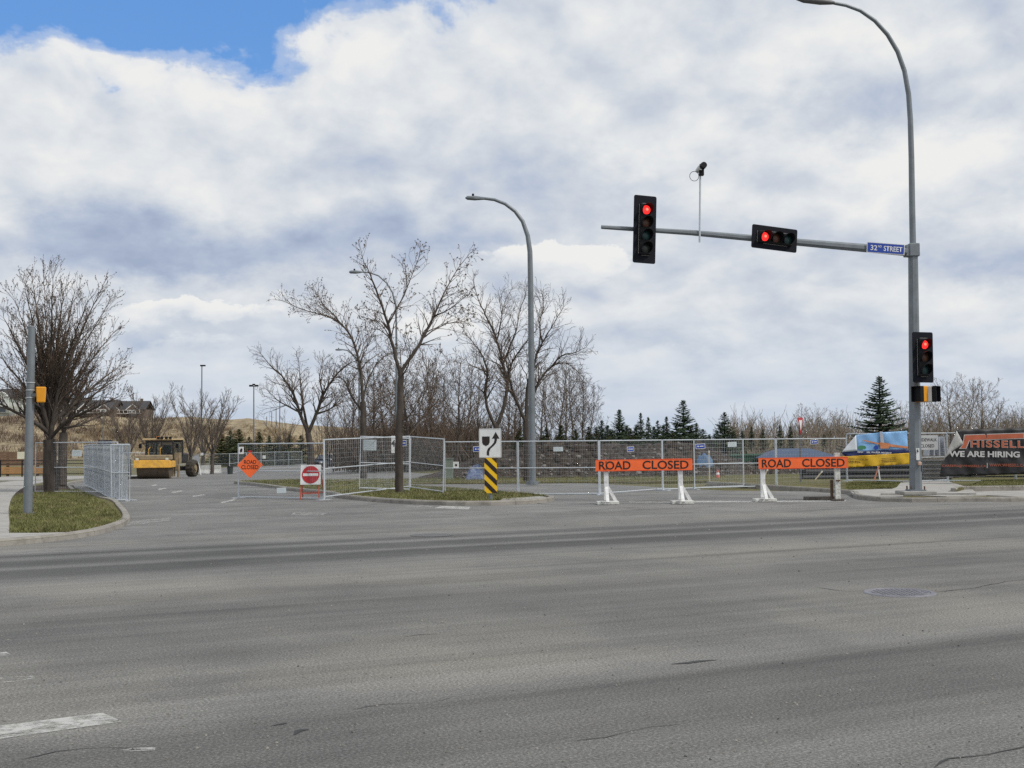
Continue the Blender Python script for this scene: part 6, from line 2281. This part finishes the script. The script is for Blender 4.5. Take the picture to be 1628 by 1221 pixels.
# dark pipes stacked behind the banner fence
M_PIPE = pmat('black_pipe', (.025, .025, .028), .5, var=.2)
for k, (z_, y_, x_) in enumerate(((.14, 0, 0), (.14, .27, .2), (.14, .54, -.1), (.38, .14, .1), (.38, .41, -.15), (.61, .27, .05))):
    o = thing('pipe', gp_(1395, 51 + y_), 'long black pipe in the stack below the yellow banner, %s' % ('front one', 'second in the bottom row', 'last in the bottom row', 'front of the middle row', 'back of the middle row', 'top one')[k], 'pipe', group='stack of black pipes')
    MB().tube([(-3.2 + x_, 0, z_), (3.2 + x_, 0, z_)], .125, 12).build('tube', M_PIPE, o, sm=True)
    for e_ in (-3.2, 3.2):
        MB().tube([(e_ + x_ - .01, 0, z_), (e_ + x_ + .01, 0, z_)], .135, 12).build('collar', M_PIPE, o)
st2 = thing('barrier_stand', gp_(1392, 47.4), 'small orange and white folding barrier leg under the yellow banner', 'barrier stand')
MB().tube([(-.15, 0, 0), (.12, 0, .72)], .035, 4).build('leg', pmat('faded_orange', (.55, .22, .12), .6), st2)
MB().tube([(.16, 0, 0), (.10, .1, .72)], .03, 4).build('leg', M_WHITE, st2)
MB().box((.4, 0, .08), (.7, .4, .14)).build('base', M_BLACK, st2)
for k, (px, Y, h_, lean_) in enumerate(((1210, 50.5, .62, 25), (1292, 50.2, .6, 40), (1127, 50.5, 1.35, 0))):
    o = thing('survey_stake', gp_(px, Y), ('leaning pale stake left of the second barricade', 'leaning pale stake under the second barricade board', 'upright pale stake between the barricades')[k], 'stake')
    o.rotation_euler = (0, R(lean_), 0)
    MB().box((0, 0, h_ / 2), (.05, .03, h_)).build('stick', pmat('pale_wood', (.55, .48, .36), .8), o)
    MB().box((0, -.02, h_ - .06), (.055, .01, .08)).build('flag_tape', M_WHITE, o)
for k, (px, Y) in enumerate(((1140, 55), (1276, 56))):
    o = thing('traffic_cone', gp_(px, Y), ('small faded cone on the soil between barricades', 'small faded cone under the second board')[k], 'cone')
    MB().tube([(0, 0, .03), (0, 0, .42)], [.13, .03], 10).build('cone', pmat('cone_red', (.55, .10, .07), .6), o, sm=True)
    MB().box((0, 0, .02), (.32, .32, .03)).build('base', M_BLACK, o)
    MB().tube([(0, 0, .2), (0, 0, .29)], [.092, .066], 10).build('band', M_WHITE, o)
# stacked dark car seen under the black banner and pallets by the sidewalk sign
vw = thing('parked_car', gp_(1600, 52), 'dark vehicle mostly hidden behind the black banner', 'car', rz=R(80))
bd = MB()
vs, fs = [], []
for y, z0, z1, hw_ in secs:
    vs += [(-hw_, y, z0), (-hw_, y, z1 * .75), (-hw_ * .9, y, z1), (hw_ * .9, y, z1), (hw_, y, z1 * .75), (hw_, y, z0)]
for i in range(len(secs) - 1):
    for j in range(6):
        j2 = (j + 1) % 6
        fs.append((i * 6 + j, i * 6 + j2, i * 6 + 6 + j2, i * 6 + 6 + j))
fs += [tuple(range(6)), tuple(range(len(secs) * 6 - 1, len(secs) * 6 - 7, -1))]
bd.add(vs, fs).build('body', M_CAR, vw, sm=True)
for sx_ in (-1, 1):
    for y in (-1.3, 1.35):
        MB().tube([(sx_ * .68, y, .33), (sx_ * .90, y, .33)], .33, 18).build('wheel', M_TYRE, vw)
pl = thing('pallet_stack', gp_(1484, 47.5), 'grey pallets and white sheets behind the sidewalk closed sign', 'pallets')
pl.location.z += .12
for k in range(5):
    MB().box((.02 * (k % 2), 0, .12 + k * .17), (1.15, .9, .05)).box((0, -.35, .05 + k * .17), (1.1, .1, .09)).box((0, .35, .05 + k * .17), (1.1, .1, .09)).build('pallet', pmat('grey_wood', (.13, .12, .11), .9), pl)
for k in range(4):
    MB().box((-.3 + .2 * k, -.1, 1.35), (.03, .6, .75), Matrix.Rotation(R(6 - 3 * k), 3, 'Y')).build('panel', pmat('pale_panel', (.45, .47, .52), .6), pl)

print('tris', sum(len(o.data.polygons) for o in scene.objects if o.type == 'MESH'))
